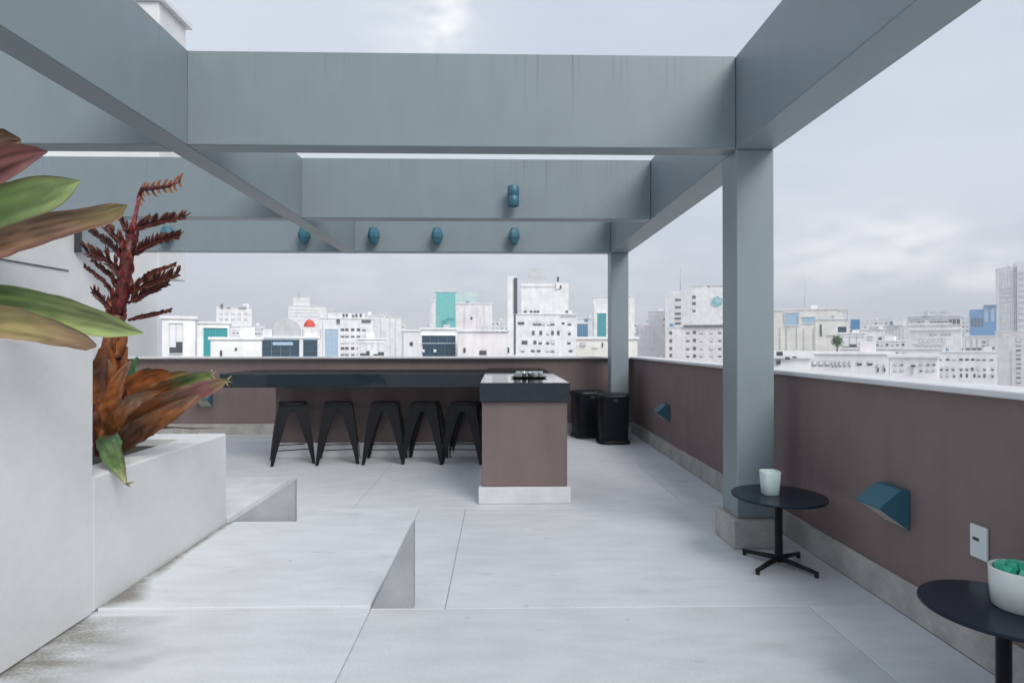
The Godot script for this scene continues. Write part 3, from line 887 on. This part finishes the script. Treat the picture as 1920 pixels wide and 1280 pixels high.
	px_leaf(p, "leaf", [[222, 800, 4.02, 0.05], [240, 730, 4.06, 0.06], [258, 704, 4.1, 0.06], [282, 690, 4.12, 0.004]], Vector3(0.5, 0.7, 0.3), 0.3, [umber, deep, green, deep], deep, 37)
	px_leaf(p, "leaf", [[206, 815, 3.78, 0.04], [203, 826, 3.66, 0.062], [213, 848, 3.53, 0.068], [225, 876, 3.46, 0.045], [233, 898, 3.43, 0.02], [236, 908, 3.42, 0.003]], Vector3(1, 0.12, 0.25), 0.3, [umber, deep, green, green, straw], deep, 38)
	px_leaf(p, "leaf", [[235, 805, 4.2, 0.02], [300, 800, 4.25, 0.025], [360, 802, 4.3, 0.02], [418, 803, 4.35, 0.002]], Vector3(0.1, 0.3, 1), 0.3, [umber, umber, olive], umber, 39)
	px_leaf(p, "leaf", [[212, 836, 3.9, 0.04], [262, 785, 3.86, 0.05], [318, 752, 3.84, 0.045], [368, 728, 3.82, 0.03], [398, 716, 3.81, 0.004]], side, 0.3, [umber, rust, rust, olive, green], olive, 41)
	px_leaf(p, "leaf", [[208, 828, 3.99, 0.04], [240, 752, 4.02, 0.05], [285, 718, 4.04, 0.045], [330, 702, 4.05, 0.03], [352, 698, 4.05, 0.004]], side, 0.3, [umber, rust, rust, olive], rust, 42)
	px_leaf(p, "leaf", [[206, 826, 3.82, 0.04], [222, 780, 3.72, 0.05], [250, 750, 3.66, 0.045], [286, 736, 3.62, 0.025], [300, 734, 3.61, 0.004]], side, 0.3, [umber, rust, brown, rust], umber, 43)
	# withered tips
	for q in [[422, 713, 3.69], [393, 702, 3.86], [235, 906, 3.42], [268, 624, 2.60]]:
		var e := at(q[0], q[1], q[2]) - base
		for k in 3:
			var d := Vector3(rng.randf_range(0.3, 1.0), rng.randf_range(-0.8, 0.8), rng.randf_range(-0.5, 0.5)).normalized()
			if q[2] > 2.7: part(p, "withered_tip", leaf_mesh([e, e + d * 0.02, e + d * 0.045], [0.008, 0.009, 0.001], Vector3(0, 0.6, 0.8), 0.5, [straw, straw, Color(0.5, 0.46, 0.3)], straw, 900 + k, 4), M.leaf)

# ------------------------------------------------------------------ city
# A building whose front stands at a distance; corners given along lines of sight.
var front_o: Vector3
var front_x: Vector3
var front_n: Vector3

func on_front(px: float, py: float) -> Vector2:
	var r := ray(px, py)
	var t := (front_o - EYE).dot(front_n) / r.dot(front_n)
	var p := EYE + r * t - front_o
	return Vector2(p.dot(front_x), p.y)

func building(called: String, x0: float, x1: float, ytop: float, dist: float, deep: float, m: Material, label: String, category := "building", skew := 0.0, roof := true) -> Node3D:
	var cx := (x0 + x1) / 2
	var o := at(cx, 646, dist)
	var ang := atan2(o.x, -o.z)
	var turn := -ang * 0.92 + skew
	front_o = Vector3(o.x, -28.0, o.z)
	front_n = Vector3(0, 0, 1).rotated(Vector3.UP, turn)
	front_x = Vector3(1, 0, 0).rotated(Vector3.UP, turn)
	var b := thing(called, front_o, label, category, "buildings of the city beyond the parapet", turn)
	tall(b, "wall", x0, x1, ytop, deep, m)
	if roof:
		var a := on_front(x0, ytop); var c := on_front(x1, ytop)
		var w := absf(c.x - a.x)
		clutter(b, minf(a.x, c.x), maxf(a.x, c.x), (a.y + c.y) / 2 + 0.35, deep, dist)
		part(b, "roof", cbox(Vector3(w + 0.5, 0.35, deep + 0.5), 0.03), M.pale if m != M.pale else M.white, Vector3((a.x + c.x) / 2, (a.y + c.y) / 2 + 0.176, -deep / 2))
	return b

# a volume from the ground (or y1) up to ytop, flush with the front or set back
func tall(b: Node3D, called: String, x0: float, x1: float, ytop: float, deep: float, m: Material, back := 0.0, ylow := 99999.0) -> MeshInstance3D:
	var a := on_front(x0, ytop); var c := on_front(x1, ytop)
	var top := (a.y + c.y) / 2
	var low := 0.0 if ylow > 9999 else on_front((x0 + x1) / 2, ylow).y
	return part(b, called, cbox(Vector3(absf(c.x - a.x), top - low, deep), 0.05), m, Vector3((a.x + c.x) / 2, (top + low) / 2, -deep / 2 - back))

# panes and openings that stand a little proud of the wall
func pane(b: Node3D, called: String, x0: float, y0: float, x1: float, y1: float, m: Material, proud := 0.12) -> MeshInstance3D:
	var a := on_front(x0, y0); var c := on_front(x1, y1)
	return part(b, called, cbox(Vector3(absf(c.x - a.x), absf(c.y - a.y), proud * 2), 0.0), m, Vector3((a.x + c.x) / 2, (a.y + c.y) / 2, 0))

func framed(b: Node3D, x0: float, y0: float, x1: float, y1: float, m: Material, nx := 1, ny := 1, frame: Material = null) -> void:
	# a glazed opening: each pane its own part, a frame proud of them
	var fm: Material = frame if frame else M.white
	for i in nx:
		for j in ny:
			pane(b, "pane", lerpf(x0, x1, float(i) / nx) + 0.25, lerpf(y0, y1, float(j) / ny) + 0.25, lerpf(x0, x1, float(i + 1) / nx) - 0.25, lerpf(y0, y1, float(j + 1) / ny) - 0.25, m, 0.1)
	if m == M.window:
		for i in nx:
			pane(b, "blind", lerpf(x0, x1, float(i) / nx) + 0.4, y0 + 0.3, lerpf(x0, x1, float(i + 1) / nx) - 0.4, lerpf(y0, y1, [0.8, 0.62, 0.85, 0.7][i % 4]), M.pale, 0.14)
	pane(b, "sill", x0 - 0.6, y1, x1 + 0.6, y1 + 0.7, fm, 0.3)
	pane(b, "lintel", x0 - 0.6, y0 - 0.7, x1 + 0.6, y0, fm, 0.3)

# windows of one dark glass; drawn: how far the white blinds are let down, window by window
func rows(b: Node3D, xs: Array, ys: Array, w: float, h: float, drawn: Array) -> void:
	var k := 0
	for y in ys:
		for x in xs:
			k += 1
			pane(b, "window", x - w / 2, y - h / 2, x + w / 2, y + h / 2, M.window)
			var d: float = drawn[(k * 7 + int(x)) % drawn.size()]
			if d > 0.0:
				pane(b, "blind", x - w / 2 + 0.25, y - h / 2 + 0.15, x + w / 2 - 0.25, y - h / 2 + h * d, M.pale, 0.16)

func panels(b: Node3D, xs: Array, ys: Array, w: float, h: float, m: Material) -> void:
	for y in ys:
		for x in xs: pane(b, "panel", x - w / 2, y - h / 2, x + w / 2, y + h / 2, m)

# tanks, huts, ducts and aerials that stand on a roof
func clutter(b: Node3D, x0: float, x1: float, y: float, deep: float, dist: float) -> void:
	var w := x1 - x0
	if w < 5.0 or dist < 65: return
	var k := 1.0 if dist < 200 else 1.5
	for i in rng.randi_range(1, 3):
		var x := rng.randf_range(x0 + 1.2, x1 - 1.2)
		var z := -deep * rng.randf_range(0.25, 0.7)
		match rng.randi_range(0, 3):
			0: part(b, "water_tank", loft([[0, 0.55 * k, 0.55 * k], [0.8 * k, 0.6 * k, 0.6 * k], [0.95 * k, 0.35 * k, 0.35 * k]], 12), [M.glass_blue, M.grey, M.white][rng.randi_range(0, 2)], Vector3(x, y, z))
			1: part(b, "roof_hut", cbox(Vector3(1.8 * k, 1.3 * k, 1.6 * k), 0.03), [M.white, M.rose, M.pale][rng.randi_range(0, 2)], Vector3(x, y + 0.65 * k, z))
			2: part(b, "aerial", tube([Vector3(x, y, z), Vector3(x, y + 2.4 * k, z)], [0.05 * k, 0.02 * k], 5), M.grey)
			3: part(b, "air_unit", cbox(Vector3(1.1 * k, 0.55 * k, 0.7), 0.03), M.grey, Vector3(x, y + 0.275 * k, z))

func mast(b: Node3D, x: float, y0: float, y1: float, r := 0.12) -> void:
	var a := on_front(x, y0); var c := on_front(x, y1)
	part(b, "mast", tube([Vector3(c.x, c.y - 0.3, -1.5), Vector3(c.x, a.y, -1.5)], [r, r * 0.4], 6), M.grey)

func build_city() -> void:
	var g := MeshInstance3D.new()
	g.name = "ground"
	var pl := PlaneMesh.new()
	pl.size = Vector2(1700, 1700)
	g.mesh = pl
	g.material_override = M.city_roof
	g.position = Vector3(0, -28, 0)
	add_child(g)
	tag(g, "", "", "", "structure")
	var W := [0.0, 0.45, 0.45, 0.8]
	var D := [0.0, 0.0, 0.45]
	var b: Node3D
	rng.seed = 4711
	# ---- far blocks that show in the gaps
	for f in [[468, 496, 611, "far pale block seen over the vaulted hall's left shoulder", M.pale], [726, 760, 606, "far pale block with faint windows left of the aqua tower", M.rose], [919, 955, 601, "far pale block seen left of the slim pylon", M.pale], [1590, 1628, 607, "far pale block seen above the blue water tanks", M.white], [1628, 1668, 600, "far white block with faint windows right of the blue tanks", M.rose], [1690, 1722, 604, "far pale block left of the building with long window bands", M.pale], [1796, 1826, 598, "far white block just left of the bright blue tower", M.white], [1186, 1222, 604, "far pale block beside the far column", M.pale], [1480, 1540, 590, "far pale block behind the cream building's masts", M.pale]]:
		b = building("distant_block", f[0], f[1], f[2], 430, 18, f[4], f[3])
		var xs := []
		for k in 4: xs.append(lerpf(f[0], f[1], (k + 0.6) / 4.2))
		rows(b, xs, [f[2] + 6, f[2] + 14, f[2] + 22, f[2] + 30], 3.6, 3.2, [0.45, 0.0, 0.8])
	# ---- left bay
	b = building("office_building", 405, 472, 577, 260, 14, M.white, "tall very pale building with small roof equipment, far left")
	pane(b, "roof_unit", 413, 570, 418, 577, M.window, 1.0); pane(b, "roof_unit", 425, 571, 431, 576, M.grey, 1.0); pane(b, "roof_unit", 446, 573, 462, 577, M.grey, 1.0)
	rows(b, [414, 424, 436, 448, 460], [588, 598], 5, 4, [0.8])
	b = building("house_block", 303, 366, 598, 70, 8, M.white, "white block with one tall pale window beside the tower")
	framed(b, 317, 606, 342, 662, M.window, 2, 1)
	b = building("apartment_building", 430, 470, 612, 150, 10, M.pale, "pale block with small blue windows behind the low white wall")
	rows(b, [438, 445], [622, 632], 4, 6, [0.8]); framed(b, 448, 630, 467, 638, M.glass_blue, 2, 1)
	b = building("glass_front_house", 367, 430, 607, 95, 8, M.white, "white building with a wide teal glass front")
	framed(b, 381, 615, 426, 668, M.glass_teal, 4, 1)
	pane(b, "post", 366, 610, 368.5, 670, M.grey, 0.4)
	b = building("low_block", 394, 490, 637, 72, 6, M.white, "low plain white block with one dark little door")
	pane(b, "door", 412, 657, 416, 667, M.dark); pane(b, "opening", 440, 652, 444, 657, M.window)
	b = building("stepped_building", 540, 612, 574, 330, 18, M.white, "stepped white building with a mast on its top")
	tall(b, "upper_storey", 549, 580, 557, 10, M.pale, 2.0, 573); mast(b, 560, 528, 557, 0.25)
	for y in [580, 586, 592]: pane(b, "band", 543, y, 600, y + 1.2, M.grey, 0.2)
	b = building("hotel", 600, 700, 598, 210, 12, M.white, "white hotel with rows of small windows and a light blue glass corner")
	tall(b, "upper_storey", 612, 684, 587, 8, M.white, 0.05, 598)
	rows(b, [642, 650, 661, 672, 682], [618, 630, 642, 653, 664], 6.5, 5, [0.45, 0.0, 0.8])
	framed(b, 609, 617, 634, 668, M.glass_sky, 3, 5)
	pane(b, "awning", 678, 600, 695, 604.5, M.window, 0.5)
	pane(b, "awning", 631, 598, 637, 606, M.window, 0.5)
	rows(b, [644, 650, 662, 668, 676], [591], 4, 6, D)
	for x in [612, 617, 621, 626, 631]: pane(b, "roof_sign", x, 578, x + 3, 583, M.grey, 0.1)
	pane(b, "sign_rail", 610, 583, 635, 584, M.grey, 0.1)
	pane(b, "sign_post", 613, 584, 613.8, 599, M.grey, 0.1); pane(b, "sign_post", 631, 584, 631.8, 599, M.grey, 0.1)
	b = building("office_building", 672, 724, 592, 240, 12, M.pale, "plain pale grey building right of the hotel")
	for x in [684, 700, 713]: pane(b, "pier", x, 594, x + 1, 660, M.grey, 0.2)
	b = building("low_block", 670, 724, 637, 120, 8, M.pale, "low pale block with a wide grey glazed opening")
	framed(b, 675, 643, 720, 667, M.window, 4, 1)
	pane(b, "crate", 693, 656, 700, 667, M.white, 0.4); pane(b, "door", 702, 657, 708, 667, M.window)
	b = building("vaulted_hall", 490, 597, 634, 110, 10, M.pale, "hall with a grey vaulted roof over dark blue glass")
	var o := on_front(510, 634); var o2 := on_front(563, 634); var top := on_front(535, 597)
	var arc := []
	for k in 13:
		var a := PI * k / 12.0
		arc.append(Vector2((o.x + o2.x) / 2 - cos(a) * (o2.x - o.x) / 2, o.y + 0.05 + pow(sin(a), 0.55) * (top.y - o.y)))
	part(b, "vault", prism(arc, -0.5, -9.0), M.grey)
	tall(b, "side_storey", 491, 510, 617, 6, M.pale, 0.6, 634)
	framed(b, 491, 637, 561, 669, M.glass_navy, 4, 3, M.glass_sky)
	framed(b, 568, 637, 595, 669, M.glass_navy, 1, 3, M.glass_sky)
	pane(b, "ledge", 511, 641, 549, 647, M.glass_sky, 0.4)
	tall(b, "stair_house", 570, 602, 616, 5, M.rose, 0.6, 634)
	var rd := on_front(580, 616); var rl := on_front(569, 616); var rt := on_front(580, 602)
	part(b, "red_cap", loft([[0, rd.x - rl.x, 1.0], [(rt.y - rd.y) * 0.35, (rd.x - rl.x) * 0.98, 1.0], [(rt.y - rd.y) * 0.8, (rd.x - rl.x) * 0.62, 0.7], [rt.y - rd.y, (rd.x - rl.x) * 0.2, 0.2]], 20), M.red, Vector3(rd.x, rd.y + 0.4, -2.0)).set_meta("label", "red domed cap")
	pane(b, "post", 603.5, 602, 605, 670, M.grey, 0.3)
	# ---- middle bay
	b = building("office_building", 722, 752, 596, 280, 12, M.white, "narrow very pale building left of the little arched house")
	for x in [731, 741]: pane(b, "pier", x, 598, x + 0.8, 668, M.grey, 0.2)
	b = building("small_house", 752, 789, 621, 120, 8, M.pale, "small pale house with a rounded top left of the dark glass box")
	pane(b, "window", 768, 641, 774, 648, M.window); pane(b, "pier", 755, 623, 757, 668, M.grey, 0.2)
	b = building("office_tower", 815, 857, 547, 270, 20, M.mintwall, "tower with a bright aqua glass front and pale flank")
	framed(b, 818, 549, 854, 616, M.glass_aqua, 4, 9, M.glass_sky)
	tall(b, "flank", 857, 895, 547, 18, M.mintwall, 3.0)
	pane(b, "arch", 828, 600, 838, 616, M.glass_teal, 0.25); pane(b, "arch", 836, 596, 852, 601, M.glass_teal, 0.25)
	b = building("lift_shaft", 806, 816, 565, 240, 8, M.pale, "thin pale shaft against the aqua glass tower")
	pane(b, "seam", 808, 567, 809, 617, M.grey, 0.15)
	b = building("office_building", 855, 923, 570, 175, 12, M.rose, "plain rose-white block in front of the aqua tower's flank")
	pane(b, "flank_strip", 908, 572, 922, 625, M.pale, 0.2); pane(b, "window", 882, 594, 886, 599, M.window)
	for x in [870, 894]: pane(b, "seam", x, 572, x + 0.7, 622, M.grey, 0.12)
	b = building("glass_box_building", 789, 858, 618, 95, 10, M.white, "low building faced with dark navy glass under a white roof")
	framed(b, 791, 629, 854, 643, M.glass_navy, 4, 1, M.white)
	framed(b, 792, 645, 854, 669, M.glass_navy, 3, 1, M.glass_blue)
	pane(b, "lamp_globe", 813, 655, 818, 660, M.white, 0.4); pane(b, "lamp_globe", 792, 655, 796, 660, M.white, 0.4)
	b = building("low_block", 858, 953, 622, 85, 8, M.rose, "wide low rose-white block between the glass box and the pylon")
	pane(b, "door", 869, 652, 873, 661, M.window); pane(b, "vent", 899, 657, 912, 665, M.window); pane(b, "vent", 903, 618, 910, 622, M.window); pane(b, "camera_bracket", 930, 620, 934, 623, M.window); pane(b, "camera_bracket", 941, 619, 949, 623, M.window)
	pane(b, "door", 952, 651, 955, 662, M.window)
	b = building("pylon", 951, 970, 518, 130, 3, M.white, "slim white pylon with a dark panel on its right edge", "pylon", 0.0, false)
	pane(b, "dark_panel", 963.5, 521, 970, 588, M.window, 0.3); pane(b, "dark_panel", 964, 590, 967, 664, M.window, 0.2); mast(b, 951, 510, 522, 0.06)
	b = building("apartment_building", 968, 1082, 590, 185, 14, M.white, "large white apartment building with a plain upper block and roof tank")
	tall(b, "upper_block", 977, 1066, 531, 10, M.white, 0.05, 590)
	tall(b, "roof_tank", 990, 1024, 501, 5, M.grey, 3.0, 531)
	pane(b, "parapet_line", 976, 537, 1040, 538.2, M.grey, 0.1)
	pane(b, "chimney", 1044.5, 519, 1048, 529, M.dark, 0.5); pane(b, "chimney", 1043, 529, 1049, 541, M.white, 0.6)
	pane(b, "vent", 1050, 535, 1053, 541, M.window, 0.4)
	rows(b, [985, 996, 1003, 1009, 1063], [584], 5, 3.5, [0.0])
	rows(b, [1003, 1011, 1018, 1029, 1036, 1068], [607], 7, 6, [0.45, 0.8, 0.45])
	rows(b, [977], [606], 12, 5, [0.0]); rows(b, [1056], [606], 5, 4, [0.0])
	rows(b, [1000, 1014, 1027, 1036, 1047, 1068], [624], 5, 8, [0.45, 0.8, 0.0])
	rows(b, [981, 986, 1003, 1013, 1027, 1037, 1067], [642], 6, 7, [0.45, 0.0, 0.8])
	rows(b, [980, 999, 1010, 1026, 1036, 1070], [658], 7, 4, [0.45, 0.8, 0.0])
	pane(b, "cornice", 1052, 591, 1081, 593, M.grey, 0.4)
	b = building("glass_block", 1080, 1115, 597, 240, 10, M.pale, "low block with blue glass between two white towers")
	framed(b, 1082, 607, 1103, 634, M.glass_blue, 2, 1); pane(b, "window", 1096, 597.5, 1103, 603, M.glass_blue)
	b = building("office_tower", 1112, 1190, 557, 210, 14, M.white, "white tower with teal glass partly behind the far column")
	framed(b, 1120, 587, 1137, 633, M.glass_teal, 1, 2); pane(b, "dark_strip", 1111, 568, 1114, 636, M.grey, 0.3)
	b = building("low_block", 1080, 1195, 636, 80, 6, M.cream, "low cream block behind the far column")
	pane(b, "tyre_rack", 1090, 641, 1099, 648, M.grey, 0.3); pane(b, "pipe", 1129, 642, 1131, 651, M.window); pane(b, "gutter", 1110, 651, 1122, 653, M.grey)
	# ---- between the columns
	b = building("sloped_building", 1216, 1256, 584, 320, 16, M.rose, "pale stepped building left of the sign-bearing tower")
	tall(b, "wing", 1193, 1216, 609, 14, M.rose, 0.03)
	pane(b, "window", 1244, 597, 1250, 600, M.window); pane(b, "window", 1243, 609, 1250, 611, M.window); pane(b, "rail", 1194, 610, 1197, 640, M.grey)
	pane(b, "bracket", 1184, 641, 1190, 644, M.window); pane(b, "seam", 1226, 612, 1227, 668, M.grey)
	b = building("sign_tower", 1296, 1420, 535, 290, 18, M.white, "tall white block with an aqua hexagon sign near the near column")
	tall(b, "flank", 1247, 1296, 545, 14, M.pale, 0.06)
	rows(b, [1301.5], [557, 569], 7, 6, [0.0]); rows(b, [1301.5], [581], 6, 8, [0.45])
	rows(b, [1271.5], [562, 597, 606], 11, 4, [0.0]); rows(b, [1271.5], [574, 586], 11, 8, [0.45])
	var hx := on_front(1345, 565); var hr := on_front(1356, 565)
	var R := hr.x - hx.x
	var hexa := []
	for k in 6: hexa.append(Vector2(hx.x + R * cos(TAU * k / 6 + 0.35), hx.y + R * 0.95 * sin(TAU * k / 6 + 0.35)))
	part(b, "hexagon_sign", prism(hexa, 0.02, 0.6), M.glass_aqua)
	var hexb := []
	for k in 6: hexb.append(Vector2(hx.x + R * 0.15 + R * 0.62 * cos(TAU * k / 6 + 0.35), hx.y + R * 0.15 + R * 0.55 * sin(TAU * k / 6 + 0.35)))
	part(b, "sign_face", prism(hexb, 0.61, 0.75), M.glass_sky)
	mast(b, 1276, 487, 545, 0.3)
	rows(b, [1329], [536.5], 5, 3, [0.0]); rows(b, [1338, 1345, 1352], [536.5], 5, 1.5, [0.45])
	b = building("apartment_building", 1250, 1400, 614, 215, 12, M.rose, "rose-white apartment front with four rows of windows below the hexagon sign")
	rows(b, [1258], [624, 639, 653, 666], 5, 6, [0.0])
	rows(b, [1290, 1302.5], [623, 638, 653, 667], 6, 6, [0.0, 0.45])
	rows(b, [1315, 1334, 1350], [623, 638, 653, 667], 6, 5.5, [0.45, 0.8, 0.8])
	rows(b, [1375, 1388], [623, 638, 653, 667], 6, 5.5, W)
	pane(b, "awning", 1282, 609.5, 1356, 613, M.window, 0.8)
	# ---- right bay
	b = building("tall_tower", 1870, 1902, 503, 380, 14, M.white, "tall ribbed pale tower at the right edge of the skyline")
	tall(b, "higher_half", 1903, 1960, 489, 16, M.white, -0.5)
	pane(b, "dark_joint", 1905, 500, 1907.5, 620, M.window, 1.2)
	for x in [1876, 1880, 1885, 1890, 1895, 1899]: pane(b, "rib", x, 505, x + 1, 620, M.grey, 0.3)
	for y in [540, 548, 556, 566]: pane(b, "band", 1876, y, 1900, y + 1.2, M.grey, 0.4)
	for y in range(510, 620, 11): pane(b, "band", 1912, y, 1960, y + 2, M.grey, 0.9)
	b = building("blue_tower", 1820, 1846, 580, 330, 12, M.glass_azure, "small bright blue tower left of the ribbed tower", "building", 0.0, false)
	tall(b, "taller_half", 1846, 1869, 573, 12, M.glass_azure, 0.02)
	panels(b, [1824, 1830, 1836, 1842], [604], 4, 16, M.glass_navy); panels(b, [1850, 1862], [590], 7, 26, M.glass_sky)
	pane(b, "roof_line", 1845, 572, 1869, 574.5, M.glass_blue, 1.5)
	b = building("villa_block", 1452, 1580, 581, 170, 12, M.cream, "wide cream building with light blue boxes just right of the near column")
	framed(b, 1472, 586, 1499, 610, M.glass_sky, 1, 1); framed(b, 1505, 594, 1530, 606, M.glass_sky, 2, 1)
	pane(b, "slant_pipe", 1471, 586, 1474, 604, M.grey, 0.3); pane(b, "post", 1497, 592, 1499, 606, M.grey, 0.3)
	for x in [1463, 1475, 1494, 1508, 1526]: pane(b, "pilaster", x, 614, x + 1.2, 655, M.grey, 0.2)
	mast(b, 1510, 516, 582, 0.14); mast(b, 1506.5, 560, 582, 0.08)
	b = building("office_building", 1655, 1706, 611, 200, 10, M.pale, "pale building with a tall grey-green glazed front")
	framed(b, 1662, 615, 1700, 652, M.window, 6, 1); pane(b, "door", 1676, 634, 1688, 646, M.window); pane(b, "roof_unit", 1675, 598, 1692, 610, M.pale, 1.5)
	b = building("apartment_building", 1704, 1804, 593, 220, 12, M.white, "broad white building with long window bands and roof equipment")
	pane(b, "roof_unit", 1734, 583, 1740, 593, M.grey, 0.8); pane(b, "roof_unit", 1744, 584, 1756, 587, M.grey, 0.8); pane(b, "roof_unit", 1763, 584, 1775, 588, M.grey, 0.8)
	pane(b, "band", 1706, 595, 1803, 596.5, M.grey, 0.4)
	rows(b, [1709, 1716, 1724, 1731], [602], 5.5, 4, [0.8, 0.45]); rows(b, [1747, 1754, 1761, 1768, 1775, 1783], [602], 5.5, 5, [0.45, 0.0]); rows(b, [1790, 1798], [603], 6, 8, [0.0])
	pane(b, "band", 1706, 609.5, 1803, 611, M.grey, 0.4)
	pane(b, "ledge", 1704, 614, 1804, 618, M.white, 0.8)
	rows(b, [1747, 1754, 1767, 1774, 1781], [626], 5.5, 5, [0.8, 0.45]); rows(b, [1727, 1735, 1744, 1752, 1763, 1771], [640], 6, 10, [0.8])
	b = building("sloped_building", 1529, 1591, 599, 140, 10, M.cream, "cream block with a thin dark slot, right of the masts")
	pane(b, "slot", 1538, 608, 1541.5, 630, M.window); pane(b, "canopy", 1571, 580, 1590, 585, M.grey, 0.4); pane(b, "post", 1588.5, 585, 1590, 600, M.grey, 0.2)
	pane(b, "pipe", 1551, 628, 1566, 629, M.grey, 0.3); pane(b, "pipe", 1565, 628, 1566, 640, M.grey, 0.3)
	b = building("tank_house", 1572, 1622, 626, 125, 8, M.pale, "pale house with blue water tanks on its roof and grey windows")
	tall(b, "water_tank", 1597, 1614, 598, 3, M.glass_blue, 2.0, 618).set_meta("label", "blue water tank")
	tall(b, "water_tank", 1572, 1588, 612, 3, M.glass_navy, 1.0, 626)
	tall(b, "tank_stand", 1599, 1613, 617, 2.5, M.white, 2.0, 626)
	framed(b, 1580, 631, 1620, 654, M.window, 3, 1)
	b = building("office_building", 1620, 1660, 619, 165, 10, M.white, "white building with two faint blue windows beside the tank house")
	framed(b, 1629, 630, 1639, 654, M.window, 2, 1); pane(b, "roof_unit", 1634, 612, 1648, 616, M.grey, 0.5); pane(b, "window", 1648, 632, 1654, 650, M.window)
	b = building("office_building", 1868, 1990, 622, 255, 12, M.rose, "plain rose-white block with one column of dark windows, far right")
	rows(b, [1910.5], [638], 10, 6, [0.8]); rows(b, [1910.5], [648, 657, 665, 673, 682, 690, 699, 708, 717], 9, 3.5, [0.0, 0.45])
	rows(b, [1935, 1950], [648, 657, 665, 673, 682, 690, 699, 708], 9, 3.5, W)
	pane(b, "ledge", 1873, 627.5, 1880, 628.6, M.grey, 0.3); pane(b, "joint", 1897, 655, 1898.2, 722, M.grey, 0.2)
	b = building("apartment_building", 1772, 1869, 631, 215, 12, M.cream, "cream apartment building with a grid of openings below the blue tower")
	rows(b, [1779, 1792, 1803], [646], 6, 22, [0.8]); rows(b, [1816, 1827, 1837], [646], 8, 20, [0.8]); rows(b, [1846], [640, 648], 5, 6, [0.45]); rows(b, [1860], [645], 12, 18, [0.8])
	rows(b, [1815, 1823, 1834, 1846, 1861], [666], 6, 3.5, [0.45, 0.0])
	pane(b, "ledge", 1772, 657.5, 1869, 659, M.grey, 0.5)
	b = building("apartment_building", 1750, 1870, 661, 160, 10, M.white, "white apartment front with rows of tiny dark windows above the coping")
	rows(b, [1763, 1778, 1790, 1803, 1814, 1825, 1835, 1846, 1860], [674], 6.5, 4, [0.45, 0.0, 0.8])
	rows(b, [1757, 1766, 1777, 1788, 1803, 1814, 1824, 1835, 1847, 1862], [692], 4.5, 6, [0.45, 0.0, 0.45, 0.8])
	rows(b, [1755, 1766, 1777, 1790, 1803, 1814, 1828, 1837, 1847, 1862], [704], 4, 7, [0.45, 0.8, 0.0])
	b = building("apartment_building", 1500, 1556, 628, 190, 8, M.cream, "cream mid-rise with three rows of small windows behind the roof tree")
	rows(b, [1506, 1515, 1524, 1533, 1542, 1551], [634, 642, 650], 4.5, 4.5, [0.45, 0.8, 0.8])
	b = building("apartment_building", 1640, 1700, 640, 150, 8, M.white, "white mid-rise in front of the grey-green glazed building")
	rows(b, [1646, 1655, 1664, 1674, 1684, 1694], [646, 653], 5, 4, [0.45, 0.8, 0.0])
	b = building("apartment_building", 1716, 1774, 646, 165, 8, M.rose, "rose-white mid-rise under the building with long window bands")
	rows(b, [1721, 1729, 1737, 1746, 1755, 1764], [651, 657], 4.5, 3.5, [0.45, 0.8])
	b = building("low_block", 1576, 1762, 655, 110, 3, M.white, "long low white building in front of the glazed blocks")
	pane(b, "band", 1707, 665, 1762, 666.5, M.grey, 0.4); rows(b, [1584, 1596, 1608, 1622, 1634, 1668, 1682, 1696], [661], 5, 3, [0.8, 0.45]); pane(b, "roof_unit", 1640, 664, 1660, 669, M.grey, 1.0)
	b = building("low_block", 1452, 1675, 664, 75, 3, M.pale, "long low pale roof right behind the near column's coping")
	rows(b, [1612, 1632], [681], 9, 7, [0.45]); rows(b, [1562, 1569, 1576, 1585, 1594], [682], 2.4, 11, [0.45, 0.8]); rows(b, [1510, 1528, 1540, 1552], [681], 7, 9, [0.8]); rows(b, [1647, 1659], [690], 3, 14, [0.45])
	b = building("low_block", 1668, 1760, 671, 60, 2.5, M.white, "small plain white block with a dark lamp left of the apartment front")
	rows(b, [1680, 1692, 1728, 1741, 1752], [683, 694], 4, 5, [0.8, 0.8, 0.45]); pane(b, "lamp_hood", 1709, 684, 1717, 687, M.dark, 0.3); pane(b, "lamp_post", 1711, 687, 1714, 701, M.grey, 0.15)
	b = building("low_block", 1380, 1520, 672, 48, 2.5, M.white, "low white roof with dark pipes just right of the near column")
	for q in [[1456, 659, 1468, 667], [1456, 675, 1464, 683], [1472, 669, 1481, 673], [1486, 668, 1494, 671]]: pane(b, "pipe", q[0], q[1], q[2], q[3], M.window, 0.25)
	# small tree on a roof
	var tp := at(1570, 664, 76.4)
	tp.y = at(1570, 664, 75).y + 0.95
	var t := thing("roof_tree", tp, "small green tree among the pale roofs", "tree")
	part(t, "trunk", tube([Vector3(0, -0.6, 0), Vector3(0.05, 0.5, 0), Vector3(-0.05, 1.1, 0)], [0.09, 0.06, 0.03], 6), mat(lin(0.05, 0.04, 0.03), 0.9))
	var st := begin()
	var r := RandomNumberGenerator.new()
	r.seed = 12
	for k in 420:
		var d := Vector3(r.randfn(), r.randfn(), r.randfn()).normalized() * pow(r.randf(), 0.4)
		var c := Vector3(d.x * 0.66, 0.75 + d.y * 0.75, d.z * 0.6) + Vector3(sin(k % 7) * 0.15, cos(k % 5) * 0.12, 0)
		var u := Vector3(r.randfn(), r.randfn(), r.randfn()).normalized() * 0.12
		var v := u.cross(Vector3(r.randfn(), r.randfn(), r.randfn())).normalized() * 0.07
		var cc := Color(0.03, 0.09, 0.035).lerp(Color(0.09, 0.17, 0.06), r.randf())
		for p in [c - u, c + v, c + u, c - u, c + u, c - v]:
			st.set_color(cc); st.add_vertex(p)
	st.generate_normals()
	part(t, "crown", st.commit(), M.leaf)
